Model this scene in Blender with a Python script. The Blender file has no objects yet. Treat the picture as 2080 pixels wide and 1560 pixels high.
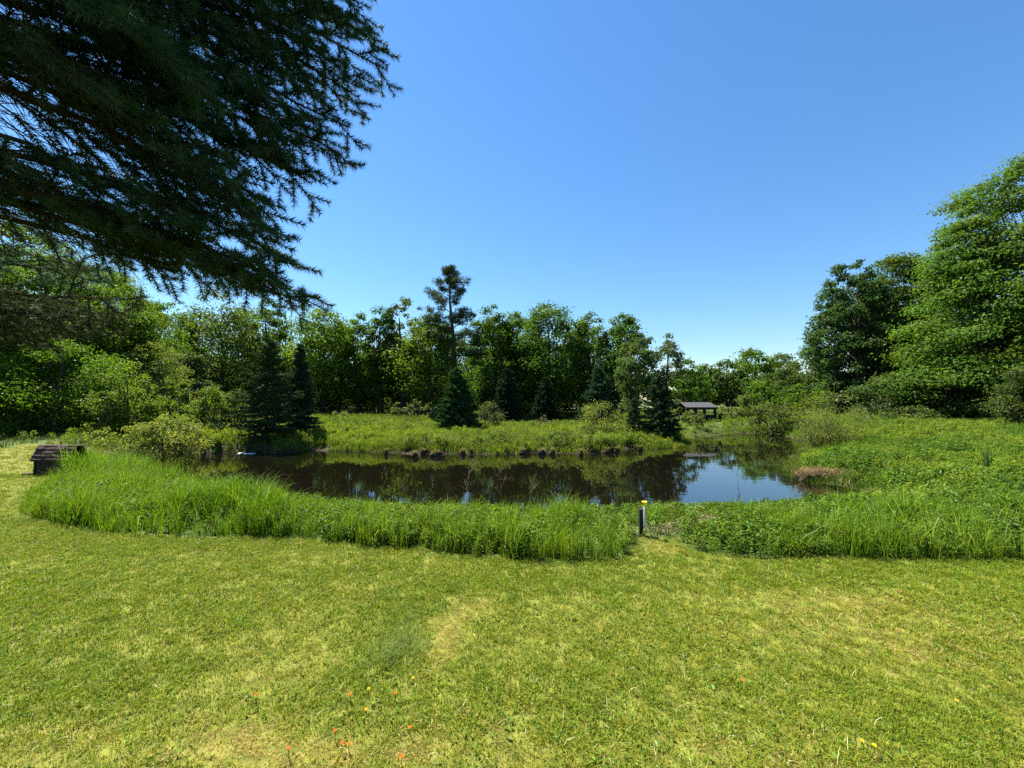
import bpy, math, random
import numpy as np
from mathutils import Vector
R = math.radians
SC = bpy.context.scene
COL = SC.collection
rng = np.random.default_rng(7)
random.seed(7)

# ------------------------------------------------------------------ camera, sky, sun, exposure
F = 780.0; EYE = 1.6; PITCH = math.atan(35.0 / F)
cam = bpy.data.cameras.new('camera'); camo = bpy.data.objects.new('camera', cam); COL.objects.link(camo)
camo.location = (0, 0, EYE); camo.rotation_euler = (R(90) + PITCH, 0, 0)
cam.sensor_width = 36; cam.lens = 36 * F / 2080; cam.clip_start = 0.05; cam.clip_end = 3000
SC.camera = camo
SUN_AZ = R(-51); SUN_EL = R(60)          # azimuth from +Y towards +X
wd = bpy.data.worlds.new('World'); SC.world = wd; wd.use_nodes = True
nt = wd.node_tree; bg = nt.nodes['Background']
sky = nt.nodes.new('ShaderNodeTexSky'); sky.sky_type = 'NISHITA'; sky.sun_disc = False
sky.sun_elevation = SUN_EL; sky.sun_rotation = SUN_AZ
sky.altitude = 0; sky.air_density = 1.4; sky.dust_density = 0.05; sky.ozone_density = 8.5
hs = nt.nodes.new('ShaderNodeHueSaturation'); hs.inputs['Saturation'].default_value = 1.12
nt.links.new(sky.outputs[0], hs.inputs['Color']); nt.links.new(hs.outputs[0], bg.inputs[0]); bg.inputs[1].default_value = 0.052
sl = bpy.data.lights.new('sun', 'SUN'); sl.energy = 5.0; sl.angle = R(0.53); sl.color = (1.0, 0.95, 0.84)
so = bpy.data.objects.new('sun', sl); COL.objects.link(so)
SD = Vector((math.sin(SUN_AZ) * math.cos(SUN_EL), math.cos(SUN_AZ) * math.cos(SUN_EL), math.sin(SUN_EL)))
so.rotation_euler = SD.to_track_quat('Z', 'Y').to_euler(); so.location = (-30, 40, 60)
vs = SC.view_settings; vs.view_transform = 'Standard'; vs.look = 'None'; vs.gamma = 1; vs.use_curve_mapping = False
vs.exposure = 1.86
SC.render.engine = 'CYCLES'
cy = SC.cycles; cy.max_bounces = 7; cy.diffuse_bounces = 3; cy.glossy_bounces = 3; cy.transmission_bounces = 4
cy.use_denoising = False; cy.caustics_reflective = False; cy.caustics_refractive = False

# ------------------------------------------------------------------ helpers
CP, SP = math.cos(PITCH), math.sin(PITCH)
def ray(px, py):
    a, b = (px - 1040) / F, (780 - py) / F
    return np.array([a, CP - SP * b, SP + CP * b])
def at(px, py, Y):
    d = ray(px, py); return d * (Y / d[1]) + np.array([0, 0, EYE])
def gnd(px, py, z=0.0):
    d = ray(px, py); t = (z - EYE) / d[2]; return d * t + np.array([0, 0, EYE])

def tag(o, label=None, cat=None, group=None, kind=None):
    if label: o['label'] = label
    if cat: o['category'] = cat
    if group: o['group'] = group
    if kind: o['kind'] = kind
    return o
def empty(name, loc, label, cat, group=None, rz=0):
    o = bpy.data.objects.new(name, None); COL.objects.link(o); o.location = loc; o.rotation_euler = (0, 0, rz)
    o.empty_display_size = 0.2
    return tag(o, label, cat, group)
def link(name, me, parent=None):
    o = bpy.data.objects.new(name, me); COL.objects.link(o)
    if parent: o.parent = parent
    return o
def tri_mesh(name, V, T, mat, col=None, smooth=False):
    V = np.ascontiguousarray(V, dtype=np.float32); T = np.ascontiguousarray(T, dtype=np.int32)
    me = bpy.data.meshes.new(name)
    me.vertices.add(len(V)); me.vertices.foreach_set('co', V.ravel())
    me.loops.add(T.size); me.loops.foreach_set('vertex_index', T.ravel())
    me.polygons.add(len(T)); me.polygons.foreach_set('loop_start', np.arange(0, T.size, 3, dtype=np.int32))
    me.polygons.foreach_set('use_smooth', np.full(len(T), smooth))
    me.update(calc_edges=True)
    if col is not None:
        c = np.ones((len(V), 4), dtype=np.float32); c[:, :3] = col
        a = me.color_attributes.new('Col', 'FLOAT_COLOR', 'POINT'); a.data.foreach_set('color', c.ravel())
    me.materials.append(mat)
    return me
class MB:
    """collects triangles"""
    def __init__(s): s.V = []; s.T = []; s.C = []; s.n = 0
    def add(s, V, T, col=(1, 1, 1)):
        V = np.asarray(V, float).reshape(-1, 3); T = np.asarray(T, int).reshape(-1, 3)
        s.V.append(V); s.T.append(T + s.n); s.C.append(np.broadcast_to(np.asarray(col, float), V.shape)); s.n += len(V)
        return s
    def tube(s, P, r, k=6, col=(1, 1, 1), cap=True):
        P = np.asarray(P, float); n = len(P); r = np.broadcast_to(np.asarray(r, float), (n,))
        tg = np.gradient(P, axis=0); tg /= np.linalg.norm(tg, axis=1)[:, None] + 1e-9
        ref = np.array([0.0, 0, 1]) if abs(tg[0, 2]) < .9 else np.array([1.0, 0, 0])
        u = np.cross(tg, ref); u /= np.linalg.norm(u, axis=1)[:, None] + 1e-9; v = np.cross(tg, u)
        a = np.arange(k) * 2 * math.pi / k
        ring = P[:, None] + r[:, None, None] * (u[:, None] * np.cos(a)[None, :, None] + v[:, None] * np.sin(a)[None, :, None])
        V = ring.reshape(-1, 3); i, j = np.meshgrid(np.arange(n - 1), np.arange(k), indexing='ij')
        A = (i * k + j).ravel(); B = (i * k + (j + 1) % k).ravel(); Cc = A + k; D = B + k
        T = np.concatenate([np.stack([A, B, D], 1), np.stack([A, D, Cc], 1)])
        if cap:
            V = np.concatenate([V, P[:1], P[-1:]]); m = len(V)
            q = np.arange(k); T = np.concatenate([T, np.stack([(q + 1) % k, q, np.full(k, m - 2)], 1),
                np.stack([(n - 1) * k + q, (n - 1) * k + (q + 1) % k, np.full(k, m - 1)], 1)])
        return s.add(V, T, col)
    def box(s, c, d, rz=0, col=(1, 1, 1), tilt=0, bev=0.0):
        x, y, z = np.array(d) / 2.0
        b = min(bev, x * .9, y * .9, z * .9)
        if b > 0:   # chamfered box: 24 verts
            vs_ = []; 
            for sx in (-1, 1):
                for sy in (-1, 1):
                    for sz in (-1, 1):
                        vs_ += [(sx * x, sy * (y - b), sz * (z - b)), (sx * (x - b), sy * y, sz * (z - b)), (sx * (x - b), sy * (y - b), sz * z)]
            V = np.array(vs_)
            import bmesh
            bm = bmesh.new(); [bm.verts.new(p) for p in V]; bmesh.ops.convex_hull(bm, input=bm.verts[:]); bmesh.ops.triangulate(bm, faces=bm.faces[:])
            bm.verts.index_update(); V = np.array([p.co[:] for p in bm.verts]); T = np.array([[q.index for q in f.verts] for f in bm.faces]); bm.free()
        else:
            V = np.array([(i, j, k) for i in (-x, x) for j in (-y, y) for k in (-z, z)])
            T = np.array([(0, 1, 3), (0, 3, 2), (4, 6, 7), (4, 7, 5), (0, 4, 5), (0, 5, 1), (2, 3, 7), (2, 7, 6), (0, 2, 6), (0, 6, 4), (1, 5, 7), (1, 7, 3)])
        if tilt:
            ct, st = math.cos(tilt), math.sin(tilt); V = np.stack([V[:, 0], V[:, 1] * ct - V[:, 2] * st, V[:, 1] * st + V[:, 2] * ct], 1)
        if rz:
            ct, st = math.cos(rz), math.sin(rz); V = np.stack([V[:, 0] * ct - V[:, 1] * st, V[:, 0] * st + V[:, 1] * ct, V[:, 2]], 1)
        return s.add(V + np.asarray(c, float), T, col)
    def build(s, name, mat, parent=None, smooth=False):
        me = tri_mesh(name, np.concatenate(s.V), np.concatenate(s.T), mat, np.concatenate(s.C), smooth)
        return link(name, me, parent)

def hash2(i, j, s):
    n = (i * 374761393 + j * 668265263 + s * 974634541) & 0xffffffff
    n = ((n ^ (n >> 13)) * 1274126177) & 0xffffffff
    return ((n ^ (n >> 16)) & 0xffff) / 65535.0
def vnoise(x, y, s=0):
    x = np.asarray(x, float); y = np.asarray(y, float)
    i = np.floor(x).astype(np.int64); j = np.floor(y).astype(np.int64); fx = x - i; fy = y - j
    fx = fx * fx * (3 - 2 * fx); fy = fy * fy * (3 - 2 * fy)
    return (hash2(i, j, s) * (1 - fx) + hash2(i + 1, j, s) * fx) * (1 - fy) + (hash2(i, j + 1, s) * (1 - fx) + hash2(i + 1, j + 1, s) * fx) * fy
def fbm(x, y, s=0, o=3):
    t = 0; a = .5; w = 0
    for k in range(o):
        t = t + a * vnoise(x * 2 ** k, y * 2 ** k, s + k * 17); w += a; a *= .5
    return t / w
def sstep(a, b, x):
    t = np.clip((x - a) / (b - a), 0, 1); return t * t * (3 - 2 * t)
def unit(v): return v / (np.linalg.norm(v, axis=-1, keepdims=True) + 1e-9)

# ------------------------------------------------------------------ materials
def mat_new(name):
    m = bpy.data.materials.new(name); m.use_nodes = True; n = m.node_tree; n.nodes.clear()
    return m, n, n.nodes.new('ShaderNodeOutputMaterial')
def mat_leaf(name, trans=0.4, rough=0.45, spec=0.4, tint=(1.25, 1.2, 0.5), inst=False):
    m, n, out = mat_new(name); N = n.nodes; L = n.links
    at_ = N.new('ShaderNodeAttribute'); at_.attribute_name = 'Col'; src = at_.outputs['Color']
    if inst:      # colour of the tuft times the variation of its blades
        a2 = N.new('ShaderNodeAttribute'); a2.attribute_name = 'Tuft'; a2.attribute_type = 'INSTANCER'
        m2 = N.new('ShaderNodeMix'); m2.data_type = 'RGBA'; m2.blend_type = 'MULTIPLY'; m2.inputs[0].default_value = 1
        L.new(src, m2.inputs[6]); L.new(a2.outputs['Color'], m2.inputs[7]); src = m2.outputs[2]
    p = N.new('ShaderNodeBsdfPrincipled'); p.inputs['Roughness'].default_value = rough
    p.inputs['Specular IOR Level'].default_value = spec
    t = N.new('ShaderNodeBsdfTranslucent'); mx = N.new('ShaderNodeMixShader'); mx.inputs[0].default_value = trans
    mul = N.new('ShaderNodeMix'); mul.data_type = 'RGBA'; mul.blend_type = 'MULTIPLY'; mul.inputs[0].default_value = 1
    mul.inputs[7].default_value = (*tint, 1)
    L.new(src, p.inputs['Base Color']); L.new(src, mul.inputs[6]); L.new(mul.outputs[2], t.inputs[0])
    L.new(p.outputs[0], mx.inputs[1]); L.new(t.outputs[0], mx.inputs[2]); L.new(mx.outputs[0], out.inputs[0])
    return m
def mat_rough(name, c1, c2, scale=8, rough=.85, bump=.3, stretch=(1, 1, 1), use_col=False, spec=.3, detail=6):
    m, n, out = mat_new(name); N = n.nodes; L = n.links
    tc = N.new('ShaderNodeTexCoord'); mp = N.new('ShaderNodeMapping'); mp.inputs['Scale'].default_value = stretch
    nz = N.new('ShaderNodeTexNoise'); nz.inputs['Scale'].default_value = scale; nz.inputs['Detail'].default_value = detail
    cr = N.new('ShaderNodeValToRGB'); cr.color_ramp.elements[0].position = .35; cr.color_ramp.elements[1].position = .68
    cr.color_ramp.elements[0].color = (*c1, 1); cr.color_ramp.elements[1].color = (*c2, 1)
    p = N.new('ShaderNodeBsdfPrincipled'); p.inputs['Roughness'].default_value = rough; p.inputs['Specular IOR Level'].default_value = spec
    L.new(tc.outputs['Object'], mp.inputs[0]); L.new(mp.outputs[0], nz.inputs['Vector']); L.new(nz.outputs['Fac'], cr.inputs[0])
    src = cr.outputs[0]
    if use_col:
        a = N.new('ShaderNodeAttribute'); a.attribute_name = 'Col'
        mu = N.new('ShaderNodeMix'); mu.data_type = 'RGBA'; mu.blend_type = 'MULTIPLY'; mu.inputs[0].default_value = 1
        L.new(src, mu.inputs[6]); L.new(a.outputs['Color'], mu.inputs[7]); src = mu.outputs[2]
    L.new(src, p.inputs['Base Color'])
    if bump:
        b = N.new('ShaderNodeBump'); b.inputs['Strength'].default_value = bump; b.inputs['Distance'].default_value = .02
        L.new(nz.outputs['Fac'], b.inputs['Height']); L.new(b.outputs[0], p.inputs['Normal'])
    L.new(p.outputs[0], out.inputs[0]); return m
M_LEAF = mat_leaf('leaf', .48, .5, .14, (1.4, 1.4, .38))
M_NEEDLE = mat_leaf('needle', .18, .6, .06, (1.1, 1.15, .7))
M_GRASS = mat_leaf('grass_blade', .40, .55, .08, (1.3, 1.3, .35))
M_LAWN = mat_leaf('lawn_blade', .35, .5, .12, (1.25, 1.2, .4))
M_LAWN_I = mat_leaf('lawn_tuft', .35, .5, .12, (1.25, 1.2, .4), True)
M_GRASS_I = mat_leaf('grass_tuft', .34, .55, .06, (1.3, 1.3, .35), True)
M_FLOWER = mat_leaf('petal', .3, .6, .2, (1, 1, 1))
M_DRY = mat_leaf('dry_stalk', .15, .7, .2, (1, 1, .9))
M_BARK = mat_rough('bark', (.022, .018, .014), (.075, .062, .05), 14, .9, .6, (1, 1, .25), True)
M_TWIG = mat_rough('twig_bark', (.022, .015, .010), (.055, .038, .026), 20, .95, .4, (1, 1, 1), False, .03)
M_GROUND = mat_rough('soil_turf', (.62, .62, .62), (1.25, 1.25, 1.25), 9, .95, .8, (1, 1, 1), True, .1, 10)
M_SOD = mat_rough('dark_sod', (.012, .008, .005), (.085, .058, .034), 16, .95, .9)
M_SHINGLE = mat_rough('weathered_shingle', (.014, .006, .005), (.056, .023, .019), 30, .8, .6, (1, 1, 1), True)
M_DKWOOD = mat_rough('dark_stained_wood', (.010, .008, .007), (.028, .022, .018), 20, .75, .4, (1, 1, .2), True)
M_STALK = mat_rough('dry_stalk_skin', (.16, .11, .07), (.30, .22, .15), 20, .8, .2)
M_ROOF = mat_rough('grey_roofing', (.028, .028, .032), (.060, .060, .064), 30, .85, .3)
M_ROAD = mat_rough('pale_gravel', (.38, .36, .33), (.52, .50, .46), 3, .9, .2)
def mat_plain(name, c, rough=.5, **k):
    m, n, out = mat_new(name); p = n.nodes.new('ShaderNodeBsdfPrincipled'); p.inputs['Base Color'].default_value = (*c, 1); p.inputs['Roughness'].default_value = rough
    for a, b in k.items(): p.inputs[a.replace('_', ' ')].default_value = b
    n.links.new(p.outputs[0], out.inputs[0]); return m
M_YELLOW = mat_plain('yellow_plastic', (.82, .62, .02), .35)
M_CLEAR = mat_plain('clear_plastic', (.55, .58, .55), .12, Alpha=.28, IOR=1.4)
M_WHITE = mat_plain('white_print', (.32, .32, .30), .6)
def mat_water():
    m, n, out = mat_new('pond_water'); N = n.nodes; L = n.links
    p = N.new('ShaderNodeBsdfPrincipled'); p.inputs['Base Color'].default_value = (.004, .0032, .0018, 1)
    p.inputs['Roughness'].default_value = .015; p.inputs['IOR'].default_value = 2.1
    tc = N.new('ShaderNodeTexCoord'); mp = N.new('ShaderNodeMapping'); mp.inputs['Scale'].default_value = (1, 1.8, 1)
    nz = N.new('ShaderNodeTexNoise'); nz.inputs['Scale'].default_value = 2.2; nz.inputs['Detail'].default_value = 2
    b = N.new('ShaderNodeBump'); b.inputs['Strength'].default_value = .025; b.inputs['Distance'].default_value = .05
    L.new(tc.outputs['Object'], mp.inputs[0]); L.new(mp.outputs[0], nz.inputs['Vector']); L.new(nz.outputs['Fac'], b.inputs['Height'])
    L.new(b.outputs[0], p.inputs['Normal']); L.new(p.outputs[0], out.inputs[0]); return m
M_WATER = mat_water()

# ------------------------------------------------------------------ terrain
ZW = -0.35
POND_PX = [(270, 950), (320, 934), (390, 923), (480, 919), (560, 922), (640, 915), (740, 917), (850, 923), (930, 922), (1010, 924), (1100, 919), (1180, 922), (1245, 920),
           (1270, 913), (1330, 910), (1385, 908), (1388, 897), (1400, 890), (1450, 886), (1500, 881), (1560, 880), (1600, 888), (1635, 902), (1632, 925), (1605, 950),
           (1640, 975), (1720, 990), (1775, 1003), (1765, 1022), (1690, 1036), (1560, 1046), (1400, 1050), (1200, 1052), (1000, 1054), (860, 1054), (740, 1040), (620, 1020), (500, 1000), (390, 984), (300, 970)]
POND = np.array([gnd(x, y, ZW)[:2] for x, y in POND_PX])
BACK_PX = [(880, 864), (1000, 867), (1120, 869), (1180, 864), (1190, 858), (1100, 854), (980, 854), (880, 857)]
BACKP = np.array([gnd(x, y, ZW)[:2] for x, y in BACK_PX])
def sdf(x, y, P):
    """distance to a polygon, positive inside"""
    x = np.asarray(x, float); y = np.asarray(y, float)
    d = np.full(x.shape, 1e9); ins = np.zeros(x.shape, bool); n = len(P)
    for i in range(n):
        ax, ay = P[i]; bx, by = P[(i + 1) % n]; ex, ey = bx - ax, by - ay
        t = np.clip(((x - ax) * ex + (y - ay) * ey) / (ex * ex + ey * ey), 0, 1)
        d = np.minimum(d, np.hypot(x - ax - t * ex, y - ay - t * ey))
        c = ((ay > y) != (by > y)); ins ^= c & (x < (bx - ax) * (y - ay) / (by - ay + 1e-12) + ax)
    return np.where(ins, d, -d)
LAWN_PX = [(-900, 1700), (-900, 905), (-300, 905), (0, 912), (50, 902), (110, 905), (165, 925), (150, 960), (60, 1010), (35, 1045), (90, 1062), (160, 1076), (235, 1087), (400, 1097), (500, 1092), (600, 1092), (680, 1102), (760, 1117), (820, 1116),
           (850, 1109), (890, 1124), (1000, 1137), (1150, 1142), (1262, 1138), (1285, 1118), (1300, 1098), (1375, 1096), (1395, 1114), (1450, 1130), (1550, 1139), (1700, 1136), (1900, 1142), (2100, 1141), (2600, 1141), (2900, 1700)]
LAWN = np.array([gnd(x, y, 0)[:2] for x, y in LAWN_PX]); LAWN = np.concatenate([LAWN, [[12, -6], [-12, -6]]])
def height(x, y):
    x = np.asarray(x, float); y = np.asarray(y, float)
    h = .05 * (fbm(x * .35 + 3, y * .35, 5) - .5) * sstep(1.5, 4, np.hypot(x, y - 1))
    h = h + .40 * sstep(24, 58, y) + .6 * sstep(80, 200, y)
    h = h + .25 * sstep(8, 22, y) * sstep(6, 16, x)                    # meadow on the right lies a little higher
    pen = sstep(11, 14, y) * (1 - sstep(26, 34, y)) * (1 - sstep(9, 14, x)) * sstep(-10, -7, x)
    h = h - .16 * pen
    d1 = sdf(x, y, POND); d2 = sdf(x, y, BACKP)
    wob = .16 * (fbm(x * 1.3, y * 1.3, 9) - .5)
    for d, w in ((d1, np.where((y > 11) & (x < .30 * y) & (y < 17.5), .32, 1.7)), (d2, .8)):
        d = d + wob
        t = sstep(0, 1, np.clip(-d / w, 0, 1))
        h = np.where(d < 0, ZW + .0 + (h - ZW) * t, ZW - .8 * sstep(0, 2, d))
    return h
xs = np.concatenate([-np.geomspace(20, 900, 40)[::-1], np.arange(-19.6, 19.7, .3), np.geomspace(20, 900, 40)])
ys = np.concatenate([-np.geomspace(3, 60, 12)[::-1], np.concatenate([np.arange(-2.8, 3.5, .35), np.arange(3.5, 30, .22)]), np.geomspace(30.3, 1500, 70)])
gx, gy = np.meshgrid(xs, ys, indexing='xy'); gz = height(gx, gy)
lawn_d = sdf(gx, gy, LAWN)
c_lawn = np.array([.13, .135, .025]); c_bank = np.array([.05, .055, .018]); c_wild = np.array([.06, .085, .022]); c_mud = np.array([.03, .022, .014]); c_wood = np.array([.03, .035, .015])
gc = np.where((lawn_d > 0)[..., None], c_lawn, c_wild)
dm = sdf(gx, gy, POND)
gc = np.where(((dm > -.7) & (lawn_d < 0))[..., None], c_bank, gc); gc = np.where((dm > -.12)[..., None], c_mud, gc)
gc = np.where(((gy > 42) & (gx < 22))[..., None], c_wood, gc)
ny, nx = gx.shape; idx = np.arange(ny * nx).reshape(ny, nx)
A, B, C_, D_ = idx[:-1, :-1].ravel(), idx[:-1, 1:].ravel(), idx[1:, 1:].ravel(), idx[1:, :-1].ravel()
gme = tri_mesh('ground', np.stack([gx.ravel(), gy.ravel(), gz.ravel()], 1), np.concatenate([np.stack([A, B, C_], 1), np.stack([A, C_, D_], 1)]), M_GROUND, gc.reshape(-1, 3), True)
tag(link('ground', gme), kind='structure')
def water(name, P, grow):
    c = P.mean(0); n = len(P)
    import bmesh
    bm = bmesh.new()
    e = np.roll(P, -1, 0) - np.roll(P, 1, 0); nn = np.stack([e[:, 1], -e[:, 0]], 1); nn = unit(nn)
    area = np.sum(P[:, 0] * np.roll(P[:, 1], -1) - np.roll(P[:, 0], -1) * P[:, 1])
    if area < 0: nn = -nn
    Q = P + nn * grow
    f = bm.faces.new([bm.verts.new((q[0], q[1], ZW)) for q in Q]); bmesh.ops.triangulate(bm, faces=[f])
    me = bpy.data.meshes.new(name); bm.normal_update()
    for f in bm.faces:
        if f.normal.z < 0: f.normal_flip()
    bm.to_mesh(me); bm.free(); me.materials.append(M_WATER); return tag(link(name, me), kind='structure')
water('pond', POND, .35); water('pond', BACKP, .4)
# far gravel road
rd = MB(); rx0 = np.linspace(2, 90, 90); ry0 = 58 + .04 * (rx0 - 30); z1 = height(rx0, ry0 - 1.6) + .05; z2 = height(rx0, ry0 + 1.8) + .05
V = np.concatenate([np.stack([rx0, ry0 - 1.6, z1], 1), np.stack([rx0, ry0 + 1.8, z2], 1)]); q = np.arange(89)
rd.add(V, np.concatenate([np.stack([q, q + 1, q + 91], 1), np.stack([q, q + 91, q + 90], 1)]))
tag(rd.build('road', M_ROAD), kind='structure')

# ------------------------------------------------------------------ foliage primitives
def jitter_col(base, n, v=.25, hue=.12, r=rng):
    c = np.asarray(base)[None, :] * (1 + v * (r.random((n, 1)) * 2 - 1))
    h = hue * (r.random((n, 1)) * 2 - 1)
    return np.clip(c * np.concatenate([1 + h * 1.5, 1 + h * .3, 1 - h], 1), .002, 1)
def leaves(P, N, L, W, col, r=rng, fold=.25, U=None):
    """rhombic leaves, two triangles each, folded on the midrib"""
    n = len(P); N = unit(N)
    if U is None: U = r.normal(size=(n, 3))
    U = unit(U - N * np.sum(U * N, 1, keepdims=True)); S = np.cross(N, U)
    L = np.broadcast_to(np.asarray(L, float), (n,))[:, None]; W = np.broadcast_to(np.asarray(W, float), (n,))[:, None]
    V = np.stack([P - U * L * .5, P + S * W * .5 + U * L * .08 - N * W * fold * -1, P + U * L * .5 - N * L * .12, P - S * W * .5 + U * L * .08 + N * W * fold], 1)
    i = np.arange(n)[:, None] * 4
    T = np.concatenate([i + [[0, 1, 2]], i + [[0, 2, 3]]])
    return V.reshape(-1, 3), T, np.repeat(col, 4, 0)
def blades(P, H, W, lean, az, col, seg=3, r=rng, curl=1.0):
    """tapering grass blades bending over"""
    n = len(P); H = np.broadcast_to(np.asarray(H, float), (n,)); W = np.broadcast_to(np.asarray(W, float), (n,))
    d = np.stack([np.cos(az), np.sin(az), np.zeros(n)], 1); tw = az + math.pi / 2 + r.normal(size=n) * .6
    s = np.stack([np.cos(tw), np.sin(tw), np.zeros(n)], 1)
    V = []
    for k in range(seg + 1):
        t = k / seg; a = lean * (t ** (1 + curl)); off = d * (H * np.sin(a) * t)[:, None]
        z = H * t * np.cos(a * .75); c = P + off; c = c.copy(); c[:, 2] += z
        w = W * (1 - t ** 1.6) * .5 if k < seg else None
        if k < seg: V += [c - s * w[:, None], c + s * w[:, None]]
        else: V.append(c)
    m = 2 * seg + 1; V = np.stack(V, 1); i = np.arange(n)[:, None] * m; T = []
    for k in range(seg - 1):
        a = 2 * k; T += [i + [[a, a + 1, a + 3]], i + [[a, a + 3, a + 2]]]
    a = 2 * (seg - 1); T.append(i + [[a, a + 1, a + 2]])
    return V.reshape(-1, 3), np.concatenate(T), np.repeat(col, m, 0)
def stuff(name, parts, mat, label, cat):
    V = []; T = []; C = []; n = 0
    for v, t, c in parts: V.append(v); T.append(t + n); C.append(c); n += len(v)
    o = link(name, tri_mesh(name, np.concatenate(V), np.concatenate(T), mat, np.concatenate(C)))
    return tag(o, label, cat, kind='stuff')

def tuft_mesh(name, n, rad, wd, lean, seg, r, mat, dry=.15, hmin=.45, curl=.8):
    a = r.random(n) * 6.283; q = rad * np.sqrt(r.random(n)); P = np.stack([q * np.cos(a), q * np.sin(a), np.full(n, -.03)], 1)
    c = jitter_col((1, 1, 1), n, .38, .14, r); k = r.random(n) < dry; c[k] = jitter_col((2.3, 1.55, 2.6), int(k.sum()), .3, .05, r) if k.any() else c[k]
    v, t, cc = blades(P, hmin + (1.05 - hmin) * r.random(n), wd * (.6 + .8 * r.random(n)), np.abs(r.normal(lean, lean * .7, n)).clip(.05, 1.55), a + r.normal(size=n) * 1.2, c, seg, r, curl)
    return tri_mesh(name, v, t, mat, np.minimum(cc, 4))
def scatter(name, protos, P, scale, tilt, col, idx, label, cat, r=rng):
    """one stuff object: points that carry instances of the tufts"""
    n = len(P); coll = bpy.data.collections.new(name + '_tufts')
    for m in protos: coll.objects.link(bpy.data.objects.new(m.name, m))
    me = bpy.data.meshes.new(name); me.vertices.add(n); me.vertices.foreach_set('co', np.ascontiguousarray(P, np.float32).ravel())
    c4 = np.ones((n, 4), np.float32); c4[:, :3] = col
    me.attributes.new('Tuft', 'FLOAT_COLOR', 'POINT').data.foreach_set('color', c4.ravel())
    me.attributes.new('size', 'FLOAT', 'POINT').data.foreach_set('value', np.ascontiguousarray(scale, np.float32))
    rot = np.stack([r.normal(size=n) * tilt, r.normal(size=n) * tilt, r.random(n) * 6.283], 1).astype(np.float32)
    me.attributes.new('turn', 'FLOAT_VECTOR', 'POINT').data.foreach_set('vector', rot.ravel())
    me.attributes.new('pick', 'INT', 'POINT').data.foreach_set('value', np.ascontiguousarray(idx, np.int32))
    g = bpy.data.node_groups.new(name + '_scatter', 'GeometryNodeTree'); N = g.nodes; L = g.links
    g.interface.new_socket('Geometry', in_out='INPUT', socket_type='NodeSocketGeometry'); g.interface.new_socket('Geometry', in_out='OUTPUT', socket_type='NodeSocketGeometry')
    gi = N.new('NodeGroupInput'); go = N.new('NodeGroupOutput'); ci = N.new('GeometryNodeCollectionInfo'); ci.inputs[0].default_value = coll
    ci.inputs['Separate Children'].default_value = True; ci.inputs['Reset Children'].default_value = True
    ip = N.new('GeometryNodeInstanceOnPoints'); ip.inputs['Pick Instance'].default_value = True
    def at_(nm, ty):
        q = N.new('GeometryNodeInputNamedAttribute'); q.data_type = ty; q.inputs[0].default_value = nm; return q.outputs[0]
    e2r = N.new('FunctionNodeEulerToRotation')
    L.new(gi.outputs[0], ip.inputs['Points']); L.new(ci.outputs[0], ip.inputs['Instance']); L.new(at_('pick', 'INT'), ip.inputs['Instance Index'])
    L.new(at_('turn', 'FLOAT_VECTOR'), e2r.inputs[0]); L.new(e2r.outputs[0], ip.inputs['Rotation']); L.new(at_('size', 'FLOAT'), ip.inputs['Scale']); L.new(ip.outputs[0], go.inputs[0])
    o = link(name, me); md = o.modifiers.new('scatter', 'NODES'); md.node_group = g
    return tag(o, label, cat, kind='stuff')
# ------------------------------------------------------------------ broadleaf trees
def tree_points(r, n, rx, ry, zb, zt, shape, inner=.30):
    v = r.random(n * 3) ** .85; th = r.random(n * 3) * 2 * math.pi
    if shape == 'oval': env = np.sqrt(np.clip(1 - (2 * v - .9) ** 2 / 1.3, 0, 1))
    elif shape == 'cone': env = np.clip((1 - v) ** .8 * 1.05 + .05, 0, 1) * np.clip(v * 6 + .3, 0, 1)
    elif shape == 'tall': env = np.clip(1 - np.abs(2 * v - .8) ** 3, 0, 1) * .9 + .1
    else: env = np.sqrt(np.clip(1 - (v * .98) ** 2.2, 0, 1)) * np.clip(.55 + v * 1.2, 0, 1)          # dome
    lump = .70 + .45 * vnoise(th * 1.3 + r.random() * 50, v * 4 + 7, int(r.integers(999)))
    rho = inner + (1 - inner) * r.random(n * 3) ** .6
    keep = r.random(n * 3) < (env * .9 + .12); x = rx * env * rho * lump * np.cos(th); y = ry * env * rho * lump * np.sin(th)
    P = np.stack([x, y, zb + v * (zt - zb) * (1 - .10 * (1 - lump))], 1)[keep]
    return P[:n]
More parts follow.
